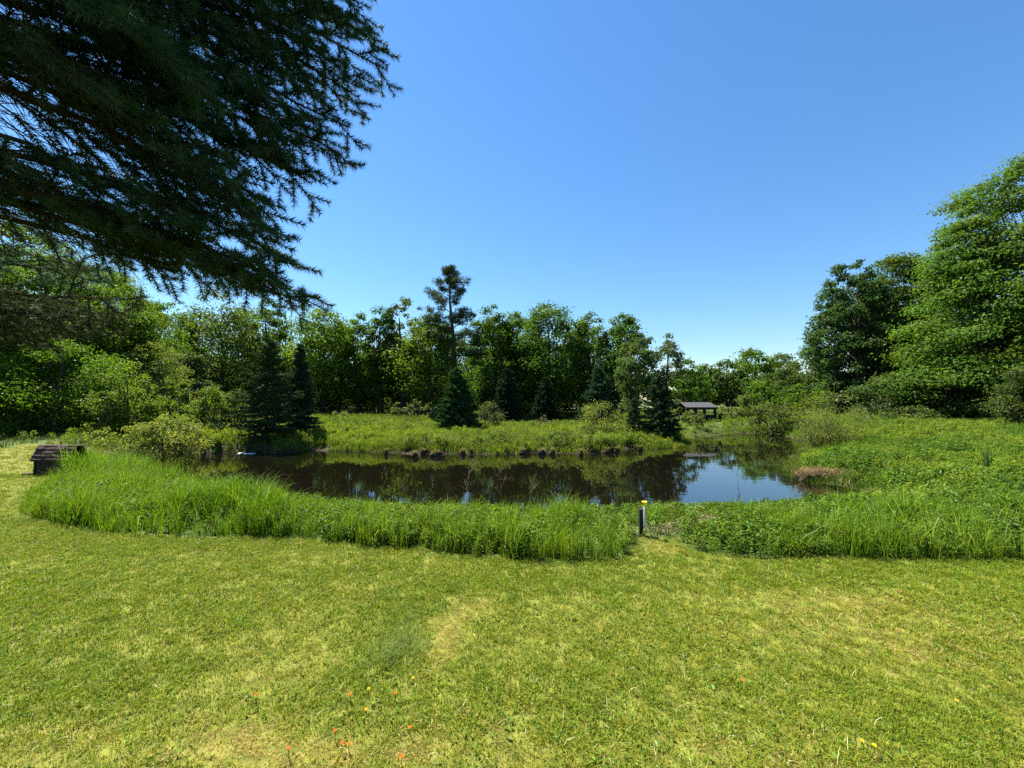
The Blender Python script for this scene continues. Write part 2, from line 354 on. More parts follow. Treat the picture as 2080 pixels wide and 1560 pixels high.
def broadleaf(name, label, cat, px, top, basepy, w, Y, col, shape='oval', dens=3.0, cbase=.25, leaf=None, seed=1, group=None, trunk_r=None, clump=.26, nclump=None,
              lean=0, bark=(1, 1, 1), ground=None, depth=None, stems=1, flat=.62, trunk_h=.8, multi_spread=.25, aspect=.62, leaf_v=.28):
    r = np.random.default_rng(seed * 131 + 7)
    b = at(px, basepy, Y); gzv = float(height(b[0], b[1])); z_top = at(px, top, Y)[2]
    H = z_top - gzv; rx = w / F * Y / 2 * 1.28; ry = depth / 2 if depth else rx
    root = empty(name, (b[0], b[1], gzv - .03), label, cat, group)
    zb, zt = H * cbase, H * .97
    L = leaf or max(.055, Y * .0060)
    if Y > 36 and H > 8: rx *= 1.12; ry *= 1.12; zb *= .6; dens *= 1.05
    area = math.pi * rx * (zt - zb) / 2
    n = int(dens * 1.62 * area / (.40 * L * L)); n = min(n, 50000)
    k = nclump or int(np.clip(26 + 5.5 * rx * (zt - zb) / max(rx * clump, .2) ** 1.2 * .35, 24, 210))
    P = tree_points(r, k, rx * .88, ry * .88, zb, zt, shape); k = len(P)
    P = np.concatenate([P, [[0, 0, zt - .02 * H]]]); k += 1
    P[:, 0] += lean * P[:, 2]
    rc = rx * clump * (.6 + .8 * r.random(k)) * np.clip(1.15 - .45 * (P[:, 2] - zb) / (zt - zb), .5, 1.2)
    wts = rc ** 2; cnt = r.multinomial(n, wts / wts.sum()); ci = np.repeat(np.arange(k), cnt)
    dirv = unit(r.normal(size=(n, 3))); rad = r.random((n, 1)) ** .45
    tail = np.where(r.random((n, 1)) < .26, 1 + .75 * r.random((n, 1)), 1)
    pos = P[ci] + dirv * rad * tail * rc[ci][:, None] * np.array([1, 1, flat])
    pos[:, 2] = np.clip(pos[:, 2], .05 * H * (0 if cbase < .1 else 1), None)
    nrm = dirv * .85 + np.array([0, 0, .55]) + r.normal(size=(n, 3)) * .36
    ccol = jitter_col(col, k, .16, .10, r)[ci] * (1 + leaf_v * (r.random((n, 1)) * 2 - 1))
    Ls = L * (.65 + .7 * r.random(n))
    v, t, c = leaves(pos, nrm, Ls, Ls * aspect, ccol, r)
    # wood
    mb = MB(); tr = trunk_r or (.022 * H + .03)
    for s_ in range(stems):
        a = s_ * 2.4 + r.random(); sp = multi_spread * rx * (stems > 1)
        zz = np.linspace(0, H * trunk_h, 9); wob = np.cumsum(r.normal(size=(9, 2)) * .012 * H, 0); wob[0] = 0
        path = np.stack([wob[:, 0] + lean * zz + math.cos(a) * sp * zz / H * 2, wob[:, 1] + math.sin(a) * sp * zz / H * 2, zz], 1)
        rr = tr * (1 - .85 * np.linspace(0, 1, 9)) / math.sqrt(stems); rr[0] *= 1.35
        mb.tube(path, rr, 8, bark)
        order = r.permutation(k)[:max(5, int(k * .30) // stems)]
        for j in order:
            tgt = P[j]; zi = min(max(tgt[2] * (.45 + .35 * r.random()), H * .12), H * trunk_h * .97)
            s0 = np.array([np.interp(zi, zz, path[:, 0]), np.interp(zi, zz, path[:, 1]), zi]); r0 = np.interp(zi, zz, rr) * .38
            mid = s0 * .45 + tgt * .55 + np.array([0, 0, -.06 * np.linalg.norm(tgt - s0)]) + r.normal(size=3) * .03 * H * .3
            q = np.linspace(0, 1, 5)[:, None]; pth = s0 * (1 - q) ** 2 + 2 * mid * q * (1 - q) + tgt * q * q
            mb.tube(pth, np.linspace(r0, r0 * .15 + .004, 5), 4, bark, cap=False)
    o = mb.build('trunk', M_BARK, root, True)
    link('crown', tri_mesh('crown', v, t, M_LEAF, c), root)
    return root
# ------------------------------------------------------------------ conifers
def conifer(name, label, cat, px, top, basepy, w, Y, col, seed=1, group=None, gap=.0, skirt=.03, dens=1.0, open_=1.0):
    r = np.random.default_rng(seed * 77 + 3)
    b = at(px, basepy, Y); gzv = float(height(b[0], b[1])); H = at(px, top, Y)[2] - gzv; Rm = w / F * Y / 2
    root = empty(name, (b[0], b[1], gzv - .03), label, cat, group)
    mb = MB(); zz = np.linspace(0, H, 8); path = np.stack([r.normal(size=8) * .008 * H, r.normal(size=8) * .008 * H, zz], 1); path[0, :2] = 0
    mb.tube(path, .018 * H * (1 - .93 * zz / H) + .006, 7)
    PP, NN, UU, LL, CC = [], [], [], [], []
    nwh = int(H / (.19 * open_)) + 4; L0 = max(.09, Y * .0075)
    for iw in range(nwh):
        vv = iw / (nwh - 1); z = H * (skirt + (1 - skirt) * vv ** .95)
        if z > H * .985: continue
        rad = Rm * (1 - vv) ** .82 * (1.0 - .35 * (vv < .06)) + .04 * Rm
        nb = max(4, int((9 + 3 * (1 - vv)) * dens))
        a0 = r.random() * 6.28
        for ib in range(nb):
            az = a0 + ib * 2 * math.pi / nb + r.normal() * .18; ln = rad * (.55 + .6 * r.random() ** .8)
            up = -.20 * (1 - vv) + .42 * vv + r.normal() * .10
            d = np.array([math.cos(az), math.sin(az), up]); d /= np.linalg.norm(d); s = np.array([-math.sin(az), math.cos(az), 0])
            p0 = np.array([np.interp(z, zz, path[:, 0]), np.interp(z, zz, path[:, 1]), z + r.normal() * .3 * H / nwh])
            q = np.linspace(0, 1, 4)[:, None]; tip_up = np.array([0, 0, .10 * ln])
            mb.tube(p0 + d * q * ln + tip_up * q * q, np.linspace(.006 * H * (1 - vv) + .004, .002, 4), 3, cap=False)
            m = max(5, int(ln / L0 * 8.5 * dens)); tt = (.12 + .88 * r.random(m) ** .7)
            side = np.where(r.random(m) < .5, -1, 1); off = (1 - tt) * ln * .42 * r.random(m)
            P = p0 + d * (tt * ln)[:, None] + tip_up * (tt ** 2)[:, None] + s * (side * off)[:, None] + np.array([0, 0, 1]) * (-.14 * off - .02 * r.random(m))[:, None]
            U = d * (.65 + .3 * r.random(m))[:, None] + s * (side * (.75 * (1 - tt) + .15))[:, None] + np.array([0, 0, -.05]) + r.normal(size=(m, 3)) * .28
            PP.append(P); UU.append(U); NN.append(np.array([0, 0, 1.0]) + r.normal(size=(m, 3)) * .7); LL.append(L0 * (.8 + .9 * r.random(m)))
    P = np.concatenate(PP); n = len(P); Lr = np.concatenate(LL)
    tipb = np.clip(np.hypot(P[:, 0], P[:, 1]) / Rm, 0, 1)[:, None]
    C = jitter_col(col, n, .28, .08, r)
    v, t, c = leaves(P, np.concatenate(NN), Lr * 1.35, Lr * .34, C, r, .15, np.concatenate(UU))
    mb.tube(np.array([[0, 0, H * .97], [0, 0, H * 1.03]]) + path[-1] * [1, 1, 0], [.008, .003], 4)
    mb.build('trunk', M_BARK, root, True); link('crown', tri_mesh('crown', v, t, M_NEEDLE, c), root)
    return root
# ------------------------------------------------------------------ the trees, one by one
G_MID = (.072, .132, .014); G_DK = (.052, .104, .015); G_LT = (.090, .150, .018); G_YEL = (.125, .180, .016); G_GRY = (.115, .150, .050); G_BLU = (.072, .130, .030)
FAR = 'broadleaf trees behind the pond'
def B(label, px, top, base, w, Y, col, **k):
    broadleaf(k.pop('name', 'broadleaf_tree'), label, k.pop('cat', 'tree'), px, top, base, w, Y, col, **k)
# left wood
B('tallest leafy tree at the left edge, rising behind the spruce boughs', 20, 455, 893, 360, 21, (.070, .122, .020), shape='dome', seed=1, cbase=.06, dens=3.4, leaf=.15, clump=.18, nclump=200, flat=.4, group='trees of the left wood')
B('leafy tree of the left wood with its top below the sagging spruce bough tip', 215, 560, 885, 200, 25, (.075, .130, .018), shape='dome', seed=2, cbase=.05, dens=3.6, flat=.45, group='trees of the left wood')
B('low dark leafy tree behind the small wooden hut', 110, 690, 893, 230, 18.5, G_MID, shape='dome', seed=3, cbase=.06, dens=3.0, group='trees of the left wood')
B('dark leafy tree at the far left behind the lawn edge', -70, 640, 895, 240, 18.5, G_MID, shape='dome', seed=4, cbase=.05, dens=3.0, group='trees of the left wood')
B('thin open tree with sky showing through, left of the big far maple', 338, 606, 850, 75, 40, G_MID, shape='oval', seed=5, dens=1.6, cbase=.45, clump=.3, nclump=26, group=FAR)
B('big round maple standing clear on the far side, left of the waterside spruces', 447, 588, 842, 165, 42, (.065, .10, .022), shape='dome', seed=6, dens=2.7, cbase=.34, group=FAR)
B('slim tree with bare lower trunk against the sky above the waterside spruce', 541, 602, 842, 66, 43, G_MID, shape='dome', seed=7, dens=2.0, cbase=.5, nclump=26, clump=.3, group=FAR)
B('broad yellow green tree right of the leafless tree', 655, 622, 842, 130, 43, G_LT, shape='dome', seed=8, dens=2.7, cbase=.3, group=FAR)
B('narrow tree between the broad yellow green tree and the airy birch', 728, 632, 842, 66, 43, G_MID, shape='dome', seed=9, dens=2.6, cbase=.25, group=FAR)
B('dark narrow tree with a rounded top left of the airy birch', 772, 613, 842, 66, 42, G_DK, shape='dome', seed=10, dens=3, cbase=.2, group=FAR)
B('airy grey green birch reaching above its neighbours left of the pine', 822, 600, 842, 74, 43, (.075, .105, .045), shape='oval', seed=11, dens=1.7, cbase=.4, nclump=34, clump=.28, group=FAR)
B('lower yellow green tree in front of the tall pine', 872, 640, 842, 120, 41, G_LT, shape='dome', seed=12, dens=3, cbase=.2, group=FAR)
B('dark tree with a narrow pointed top just right of the pine', 1002, 611, 842, 84, 41, G_DK, shape='oval', seed=13, dens=3.2, cbase=.12, group=FAR)
B('dark tree with a low shoulder left of the widest dark crown', 1052, 628, 842, 74, 42, G_MID, shape='dome', seed=14, dens=3, cbase=.2, group=FAR)
B('widest dark crown at the centre of the far tree line', 1112, 611, 842, 125, 40, (.060, .115, .018), shape='dome', seed=15, dens=3.2, cbase=.16, group=FAR)
B('pale topped tree between the widest dark crown and the gap above the willow bush', 1203, 627, 845, 70, 39, G_BLU, shape='oval', seed=16, dens=3.2, cbase=.15, group=FAR)
B('dark round topped tree at the right end of the far tall trees', 1266, 631, 845, 88, 38, G_DK, shape='dome', seed=17, dens=3.2, cbase=.15, group=FAR)
B('lighter green tree in front of the right end of the far tall trees', 1295, 672, 850, 84, 31, (.060, .10, .036), shape='oval', seed=18, dens=3.2, cbase=.12, group=FAR)
B('wispy grey birch with drooping twigs left of the open picnic shelter', 1357, 674, 845, 58, 36, (.075, .10, .05), shape='oval', seed=19, dens=1.7, cbase=.4, nclump=26, clump=.32, group=FAR)
B('short dark tree at the foot of the wispy birch', 1392, 728, 845, 62, 40, G_DK, shape='oval', seed=20, dens=3, cbase=.1, group=FAR)
B('leafy tree deep in the left wood, behind the tallest one', 120, 520, 880, 330, 29, G_MID, shape='dome', seed=120, cbase=.04, dens=4, group='trees of the left wood')
B('leafy tree of the left wood beside the thin open tree', 285, 600, 872, 120, 30, G_MID, shape='dome', seed=121, cbase=.04, dens=3.6, group='trees of the left wood')
# understorey behind the peninsula
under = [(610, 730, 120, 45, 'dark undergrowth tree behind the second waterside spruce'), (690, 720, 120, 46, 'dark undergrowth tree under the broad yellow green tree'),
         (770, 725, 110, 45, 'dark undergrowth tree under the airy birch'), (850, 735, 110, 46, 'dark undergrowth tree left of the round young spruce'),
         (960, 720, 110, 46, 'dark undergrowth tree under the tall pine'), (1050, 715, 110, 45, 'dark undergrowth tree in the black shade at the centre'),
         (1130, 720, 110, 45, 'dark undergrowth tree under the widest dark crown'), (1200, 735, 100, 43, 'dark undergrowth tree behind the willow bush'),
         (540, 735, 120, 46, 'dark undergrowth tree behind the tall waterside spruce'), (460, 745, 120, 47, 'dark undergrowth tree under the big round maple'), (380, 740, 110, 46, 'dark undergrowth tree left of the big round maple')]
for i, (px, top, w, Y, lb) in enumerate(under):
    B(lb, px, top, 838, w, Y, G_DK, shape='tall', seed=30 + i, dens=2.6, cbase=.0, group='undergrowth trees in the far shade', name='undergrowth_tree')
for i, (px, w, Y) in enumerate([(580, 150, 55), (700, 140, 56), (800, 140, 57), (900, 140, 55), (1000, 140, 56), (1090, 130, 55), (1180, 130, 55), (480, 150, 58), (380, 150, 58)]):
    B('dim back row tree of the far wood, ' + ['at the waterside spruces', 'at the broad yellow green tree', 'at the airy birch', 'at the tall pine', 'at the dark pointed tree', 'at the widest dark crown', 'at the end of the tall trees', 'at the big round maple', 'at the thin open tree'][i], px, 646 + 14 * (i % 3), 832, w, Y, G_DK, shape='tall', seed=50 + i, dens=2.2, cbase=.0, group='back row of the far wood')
# beyond the shelter
B('small rounded tree right behind the open picnic shelter', 1438, 740, 828, 78, 62, G_MID, shape='dome', seed=61, dens=3, cbase=.06, group='trees along the far road')
B('rounded tree between the picnic shelter and the twin topped far tree', 1478, 729, 828, 74, 61, (.045, .08, .024), shape='dome', seed=62, dens=3, cbase=.06, group='trees along the far road')
B('tallest twin topped tree of the row along the far road', 1537, 707, 828, 92, 60, G_MID, shape='dome', seed=63, dens=3, cbase=.06, group='trees along the far road')
B('pale slim tree in the row along the far road', 1592, 716, 828, 60, 60, (.070, .11, .038), shape='oval', seed=64, dens=2.8, cbase=.06, group='trees along the far road')
B('loose tree of the far road leaning out beside the tall dark tree', 1645, 712, 830, 110, 52, (.060, .095, .026), shape='dome', seed=65, dens=2.2, cbase=.1, group='trees along the far road')
B('low dim tree at the left end of the row along the far road', 1405, 752, 830, 70, 58, G_DK, shape='dome', seed=66, dens=3, cbase=.04, group='trees along the far road')
B('young leafy tree nearest the picnic shelter on the right bank', 1548, 775, 852, 74, 29, G_MID, shape='oval', seed=67, dens=3, cbase=.05, group='young trees on the right bank')
B('young leafy tree second from the picnic shelter on the right bank', 1592, 748, 852, 82, 30, (.055, .09, .024), shape='oval', seed=68, dens=3, cbase=.08, group='young trees on the right bank')
B('young tree with a bare thin stem at the right of the young bank trees', 1632, 778, 866, 66, 27, G_MID, shape='oval', seed=69, dens=2.6, cbase=.28, group='young trees on the right bank')
# right wood
B('tall dark dense tree standing at the left end of the right wood', 1738, 526, 838, 158, 32, (.042, .082, .026), shape='dome', seed=171, dens=4.6, cbase=.02, clump=.14, nclump=420, leaf=.20, group='trees of the right wood', trunk_r=.22)
B('tree with a yellowish crown between the tall dark tree and the big right maple', 1835, 508, 842, 190, 33, (.060, .10, .018), shape='dome', seed=72, dens=4.4, cbase=.03, clump=.15, nclump=300, group='trees of the right wood')
B('big layered maple of the right wood with tiers of drooping leaves', 1985, 410, 862, 290, 25, (.080, .145, .024), shape='cone', seed=73, dens=3.4, leaf=.18, cbase=.03, clump=.19, nclump=230, flat=.36, group='trees of the right wood', trunk_r=.25)
B('tallest maple cut off by the right picture edge', 2085, 318, 868, 300, 24, (.080, .140, .028), shape='dome', seed=74, dens=3.4, leaf=.18, cbase=.03, clump=.18, nclump=230, flat=.40, group='trees of the right wood', trunk_r=.3)
B('dark tree filling the wood behind the big layered maple', 1935, 560, 845, 230, 38, G_DK, shape='dome', seed=75, dens=2.6, cbase=.05, group='trees of the right wood')
B('low leafy tree in front of the gap between the dark tree and the maple', 1805, 762, 858, 120, 27, (.060, .095, .032), shape='dome', seed=76, dens=3.2, cbase=.04, group='trees of the right wood')
B('low dark leafy tree at the foot of the tallest maple', 2105, 745, 880, 120, 18, (.055, .085, .024), shape='dome', seed=77, dens=3, cbase=.04, group='trees of the right wood')
B('low bush at the foot of the big layered maple', 1925, 800, 862, 130, 25.5, (.055, .09, .026), shape='dome', seed=78, dens=3, cbase=.02, group='trees of the right wood', name='leafy_bush', cat='bush')
# left understory and bushes
SAP = 'saplings and bushes on the left bank'
def S(label, px, top, base, w, *a, **k): B(label, px, top, base, w * .84, *a, name=k.pop('name', 'leafy_bush'), cat=k.pop('cat', 'bush'), group=SAP, **k)
S('yellow green sapling cluster in front of the left wood, tallest on the left bank', 262, 732, 902, 120, 15.5, (.092, .145, .024), shape='oval', seed=81, dens=2.2, cbase=.06, stems=3, name='sapling', cat='sapling')
S('short yellow green sapling left of the tallest sapling cluster', 212, 795, 905, 70, 14.5, (.085, .125, .022), shape='oval', seed=82, dens=1.8, cbase=.1, stems=2, name='sapling', cat='sapling')
S('upright yellow green sapling right of the tallest sapling cluster', 356, 760, 890, 66, 17.5, (.105, .155, .022), shape='oval', seed=83, dens=2.5, cbase=.06, stems=2, name='sapling', cat='sapling')
S('grey green willow bush rising behind the saplings', 318, 690, 880, 130, 24, G_GRY, shape='dome', seed=84, dens=2.6, cbase=.05, stems=3, aspect=.35)
S('dark rounded bush behind the saplings and under the big far maple', 385, 712, 870, 90, 28, (.050, .075, .034), shape='dome', seed=85, dens=3, cbase=.04, stems=3)
S('bright sapling between the upright sapling and the waterside spruce', 418, 782, 893, 84, 17, (.10, .15, .030), shape='oval', seed=86, dens=2.4, cbase=.04, stems=2, name='sapling', cat='sapling')
S('leafy bush touching the left side of the waterside spruce', 474, 790, 893, 90, 18.5, (.075, .105, .030), shape='dome', seed=87, dens=2.6, cbase=.03, stems=3)
S('pale leafy bush overhanging the left end of the pond', 330, 842, 945, 140, 12.4, (.150, .180, .060), shape='dome', seed=88, dens=2.8, cbase=.04, stems=4, leaf=.065)
S('low pale bush behind the bush that overhangs the pond', 420, 850, 905, 110, 16.5, (.14, .175, .055), shape='dome', seed=89, dens=2.6, cbase=.03, stems=3)
S('loose green bush between the small hut and the pale pond bush', 215, 868, 915, 80, 13.6, (.12, .155, .04), shape='dome', seed=90, dens=2.4, cbase=.03, stems=3)
BK = 'bushes on the far bank'
def K(label, *a, **k): B(label, *a, name=k.pop('name', 'leafy_bush'), cat=k.pop('cat', 'bush'), group=BK, **k)
K('large pale willow bush on the far bank in front of the young spruces', 1224, 818, 893, 112, 18.5, (.130, .160, .045), shape='dome', seed=91, dens=2.8, cbase=.04, stems=5, aspect=.35)
K('thin leaning bush right of the round young spruce', 990, 815, 878, 60, 23, (.075, .095, .05), shape='oval', seed=92, dens=1.7, cbase=.1, stems=3, aspect=.4)
K('sparse spindly bush before the dark shade at the centre', 1105, 842, 880, 34, 22.5, (.095, .11, .06), shape='oval', seed=93, dens=1.2, cbase=.15, stems=3, nclump=14)
for i, (px, tp, lb) in enumerate([(806, 815, 'pale seedling tree farthest left along the dark wood edge'), (842, 813, 'widest pale seedling tree along the dark wood edge'), (874, 816, 'pale seedling tree beside the round young spruce'), (690, 832, 'low seedling tree at the left of the dark wood edge')]):
    K(lb, px, tp, 845, 26 + 8 * (i == 1), 36, (.10, .125, .07), shape='oval', seed=94 + i, dens=2, cbase=.05, name='seedling_tree', cat='sapling')
K('slender airy shrub with thin stems standing alone on the right pond edge', 1692, 795, 908, 112, 14.6, (.135, .160, .045), shape='dome', seed=98, dens=1.5, cbase=.08, stems=5, aspect=.4, leaf=.065, trunk_r=.022, clump=.34, name='airy_shrub', cat='shrub')
K('low shrub half hidden left of the slender airy shrub', 1655, 850, 905, 80, 15.4, (.08, .105, .04), shape='dome', seed=99, dens=1.5, cbase=.05, stems=4, aspect=.35)
K('small leafy shrub in front of the picnic shelter wall', 1420, 838, 876, 30, 23, (.09, .12, .05), shape='oval', seed=100, dens=1.6, cbase=.1, stems=3)
K('low bush hiding the left half of the picnic shelter wall', 1402, 834, 874, 34, 24.5, (.085, .12, .04), shape='dome', seed=105, dens=2.4, cbase=.03, stems=3)
K('small shrub beside the shelter rail', 1480, 826, 868, 44, 26, (.085, .115, .04), shape='dome', seed=101, dens=2, cbase=.05, stems=3)
K('small shrub left of the picnic shelter', 1376, 812, 866, 44, 28, (.085, .115, .05), shape='oval', seed=102, dens=2.4, cbase=.05, stems=3)
for i, (px, tp, bs, w, Y, lb) in enumerate([(1570, 818, 872, 100, 23, 'low bush under the young bank trees'), (1520, 800, 858, 52, 27, 'bush at the left of the young bank trees'), (1790, 838, 868, 90, 23, 'low bush at the meadow edge left of the maple'),
                                            (1860, 828, 868, 80, 24, 'low bush between the small leafy tree and the big maple')]):
    K(lb, px, tp, bs, w, Y, (.075, .105, .03), shape='dome', seed=110 + i, dens=2.6, cbase=.02, stems=3)
# conifers
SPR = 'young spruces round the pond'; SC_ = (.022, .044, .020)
conifer('spruce_tree', 'tall open waterside spruce whose trunk meets the water at the left', 'spruce', 540, 680, 920, 158, 15.6, (.046, .078, .028), seed=1, group=SPR, skirt=.10, dens=.95, open_=1.5)
conifer('spruce_tree', 'slim spruce behind and right of the waterside spruce', 'spruce', 606, 697, 905, 84, 17.2, (.038, .074, .034), seed=2, group=SPR, skirt=.03, dens=1.2)
conifer('spruce_tree', 'round full young spruce alone in the middle of the far bank', 'spruce', 929, 747, 878, 104, 21.5, (.036, .080, .026), seed=3, group=SPR, dens=1.35)
conifer('spruce_tree', 'bluish young spruce behind the large willow bush', 'spruce', 1216, 742, 865, 92, 25, (.040, .080, .040), seed=4, group=SPR, dens=1.1, open_=1.3)
conifer('spruce_tree', 'dark young spruce at the tip of the far bank beside the pond arm', 'spruce', 1341, 755, 895, 98, 18.2, (.034, .068, .028), seed=5, group=SPR, dens=1.25, open_=1.15)
conifer('spruce_tree', 'smallest light green spruce between the willow bush and the bank tip', 'spruce', 1289, 806, 890, 48, 18.2, (.045, .078, .028), seed=6, group=SPR, dens=1.1)
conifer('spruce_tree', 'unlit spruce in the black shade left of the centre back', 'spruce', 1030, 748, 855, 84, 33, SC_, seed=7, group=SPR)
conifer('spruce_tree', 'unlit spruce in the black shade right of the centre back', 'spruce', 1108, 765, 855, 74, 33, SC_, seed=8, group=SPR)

# tall white pine with up-swept irregular limbs
def pine():
    r = np.random.default_rng(411); Y = 40; b = at(926, 842, Y); gz0 = float(height(b[0], b[1])); H = at(908, 548, Y)[2] - gz0
    root = empty('pine_tree', (b[0], b[1], gz0 - .03), 'tall ragged pine standing above the far tree line', 'pine')
    mb = MB(); zz = np.linspace(0, H, 10); lx = -18 / F * Y * (zz / H) ** 1.4 + r.normal(size=10) * .03
    path = np.stack([lx, r.normal(size=10) * .03, zz], 1); rr = .27 * (1 - .9 * zz / H) + .01; mb.tube(path, rr * 1.25, 8); mb.build('trunk', M_BARK, root, True)
    # (height fraction, reach in px, side, rise)
    limbs = [(.48, 60, 1, .1), (.50, 58, -1, .12), (.55, 56, 1, .15), (.57, 40, -1, .3), (.62, 56, -1, .2), (.63, 30, 1, .5), (.40, 45, 1, .15), (.44, 42, -1, .1), (.5, 50, -1, .1), (.52, 52, 1, .2), (.58, 46, -1, .15), (.60, 50, 1, .3), (.65, 44, 1, .45), (.66, 50, -1, .35), (.70, 50, -1, .5), (.74, 30, 1, .7), (.77, 42, -1, .45), (.80, 34, 1, .7), (.84, 26, -1, .6), (.86, 26, 1, .8), (.90, 17, -1, .9), (.92, 18, 1, 1.0), (.955, 9, -1, 1.3), (.97, 9, 1, 1.4)]
    for i, (f, rc, sd, rise) in enumerate(limbs):
        z0 = f * H; p0 = np.array([np.interp(z0, zz, path[:, 0]), np.interp(z0, zz, path[:, 1]), z0]); ln = rc / F * Y * r.uniform(.8, 1.2)
        z0 += r.normal() * .012 * H; az = (0 if sd > 0 else math.pi) + r.normal() * .7; rise = rise * r.uniform(.6, 1.5); d = np.array([math.cos(az), math.sin(az), 0])
        q = np.linspace(0, 1, 7)[:, None]; pth = p0 + d * ln * q + np.array([0, 0, 1]) * ln * rise * (.25 * q + .75 * q ** 2.2) + np.concatenate([np.zeros((1, 3)), r.normal(size=(6, 3)) * .05])
        br = MB(); br.tube(pth, np.linspace(.09 * (1.2 - f), .02, 7), 5)
        m = 16; P = []
        for k in range(m):
            t = .3 + .75 * k / (m - 1); c = pth[0] * 0 + np.array([np.interp(t, q[:, 0], pth[:, a]) for a in range(3)]) + r.normal(size=3) * [.35, .35, .16] * (ln / 2.2) + [0, 0, .1]
            br.tube(np.array([[np.interp(t * .9, q[:, 0], pth[:, a]) for a in range(3)], c]), [.02, .008], 3, cap=False); P.append(c)
        bo = br.build('branch', M_BARK, root, True)
        P = np.array(P); ci = np.repeat(np.arange(m), 46); n = len(ci); dv = unit(r.normal(size=(n, 3)) * [1, 1, .55] + [0, 0, .3]); pos = P[ci] + dv * .40 * r.random((n, 1)) ** .5
        v, t, c = leaves(pos, r.normal(size=(n, 3)), .28, .06, jitter_col((.066, .096, .040), n, .3, .1, r), r, .1, dv + d * .3)
        link('needles', tri_mesh('needles', v, t, M_NEEDLE, c), bo)
pine()
# far wood beyond everything, one mass
def far_wood():
    r = np.random.default_rng(77); n = 18000; x = r.uniform(-170, 190, n); y = 118 + 10 * fbm(x * .05, x * 0, 3) + r.random(n) * 14; top = 5.5 + 6 * fbm(x * .07 + 5, x * 0 + 2, 4) + 2.2 * vnoise(x * .35, x * 0, 6)
    z = height(x, y) + top * r.random(n) ** .7
    v = leaves(np.stack([x, y, z], 1), r.normal(size=(n, 3)) * .6 + [0, -.2, .7], 1.1, .8, jitter_col((.05, .085, .022), n, .35, .12, r), r)
    stuff('distant_wood', [v], M_LEAF, 'distant wood seen as one green mass through gaps in the tree line', 'wood')
far_wood()
# leafless tree
def bare_tree(name, label, cat, px, top, base, Y, spread, seed, levels=3, mat=M_BARK, grp=None, r0=None, nb=9):
    r = np.random.default_rng(seed); b = at(px, base, Y); g = float(height(b[0], b[1])); H = at(px, top, Y)[2] - g
    root = empty(name, (b[0], b[1], g - .02), label, cat, grp); tr = MB(); r0 = r0 or .012 * H
    zz = np.linspace(0, H, 8); path = np.stack([np.cumsum(r.normal(size=8)) * .008 * H, np.cumsum(r.normal(size=8)) * .008 * H, zz], 1); path -= path[0] * [1, 1, 0]
    tr.tube(path, r0 * (1 - .85 * zz / H), 6); tr.build('trunk' if H > 2 else 'stem', mat, root, True)
    def grow(br, p, d, ln, rad, lv):
        q = np.linspace(0, 1, 4)[:, None]; pt = p + d * ln * q + np.array([0, 0, .22]) * ln * q * q + np.concatenate([np.zeros((1, 3)), r.normal(size=(3, 3)) * .03 * ln])
        br.tube(pt, np.linspace(rad, rad * .45, 4), 4, cap=False)
        if lv > 0:
            for k in range(4):
                t = r.uniform(.35, 1); s = np.array([np.interp(t, q[:, 0], pt[:, a]) for a in range(3)])
                grow(br, s, unit(d + r.normal(size=3) * .5 + [0, 0, .15]), ln * .5 * r.uniform(.7, 1.2), rad * .5, lv - 1)
    for k in range(nb):
        z0 = H * r.uniform(.45, .95); p = np.array([np.interp(z0, zz, path[:, a]) for a in range(3)]); a = r.uniform(0, 6.28)
        br = MB(); grow(br, p, unit(np.array([math.cos(a) * .7, math.sin(a) * .7, .75])), spread / F * Y * .5 * r.uniform(.6, 1.1), r0 * .35, levels - 1); br.build('branch', mat, root, True)
bare_tree('leafless_tree', 'leafless grey tree with bare twigs against the sky above the far wood', 'tree', 575, 617, 842, 44, 46, 5, 3, grp=None, r0=.13, nb=12)
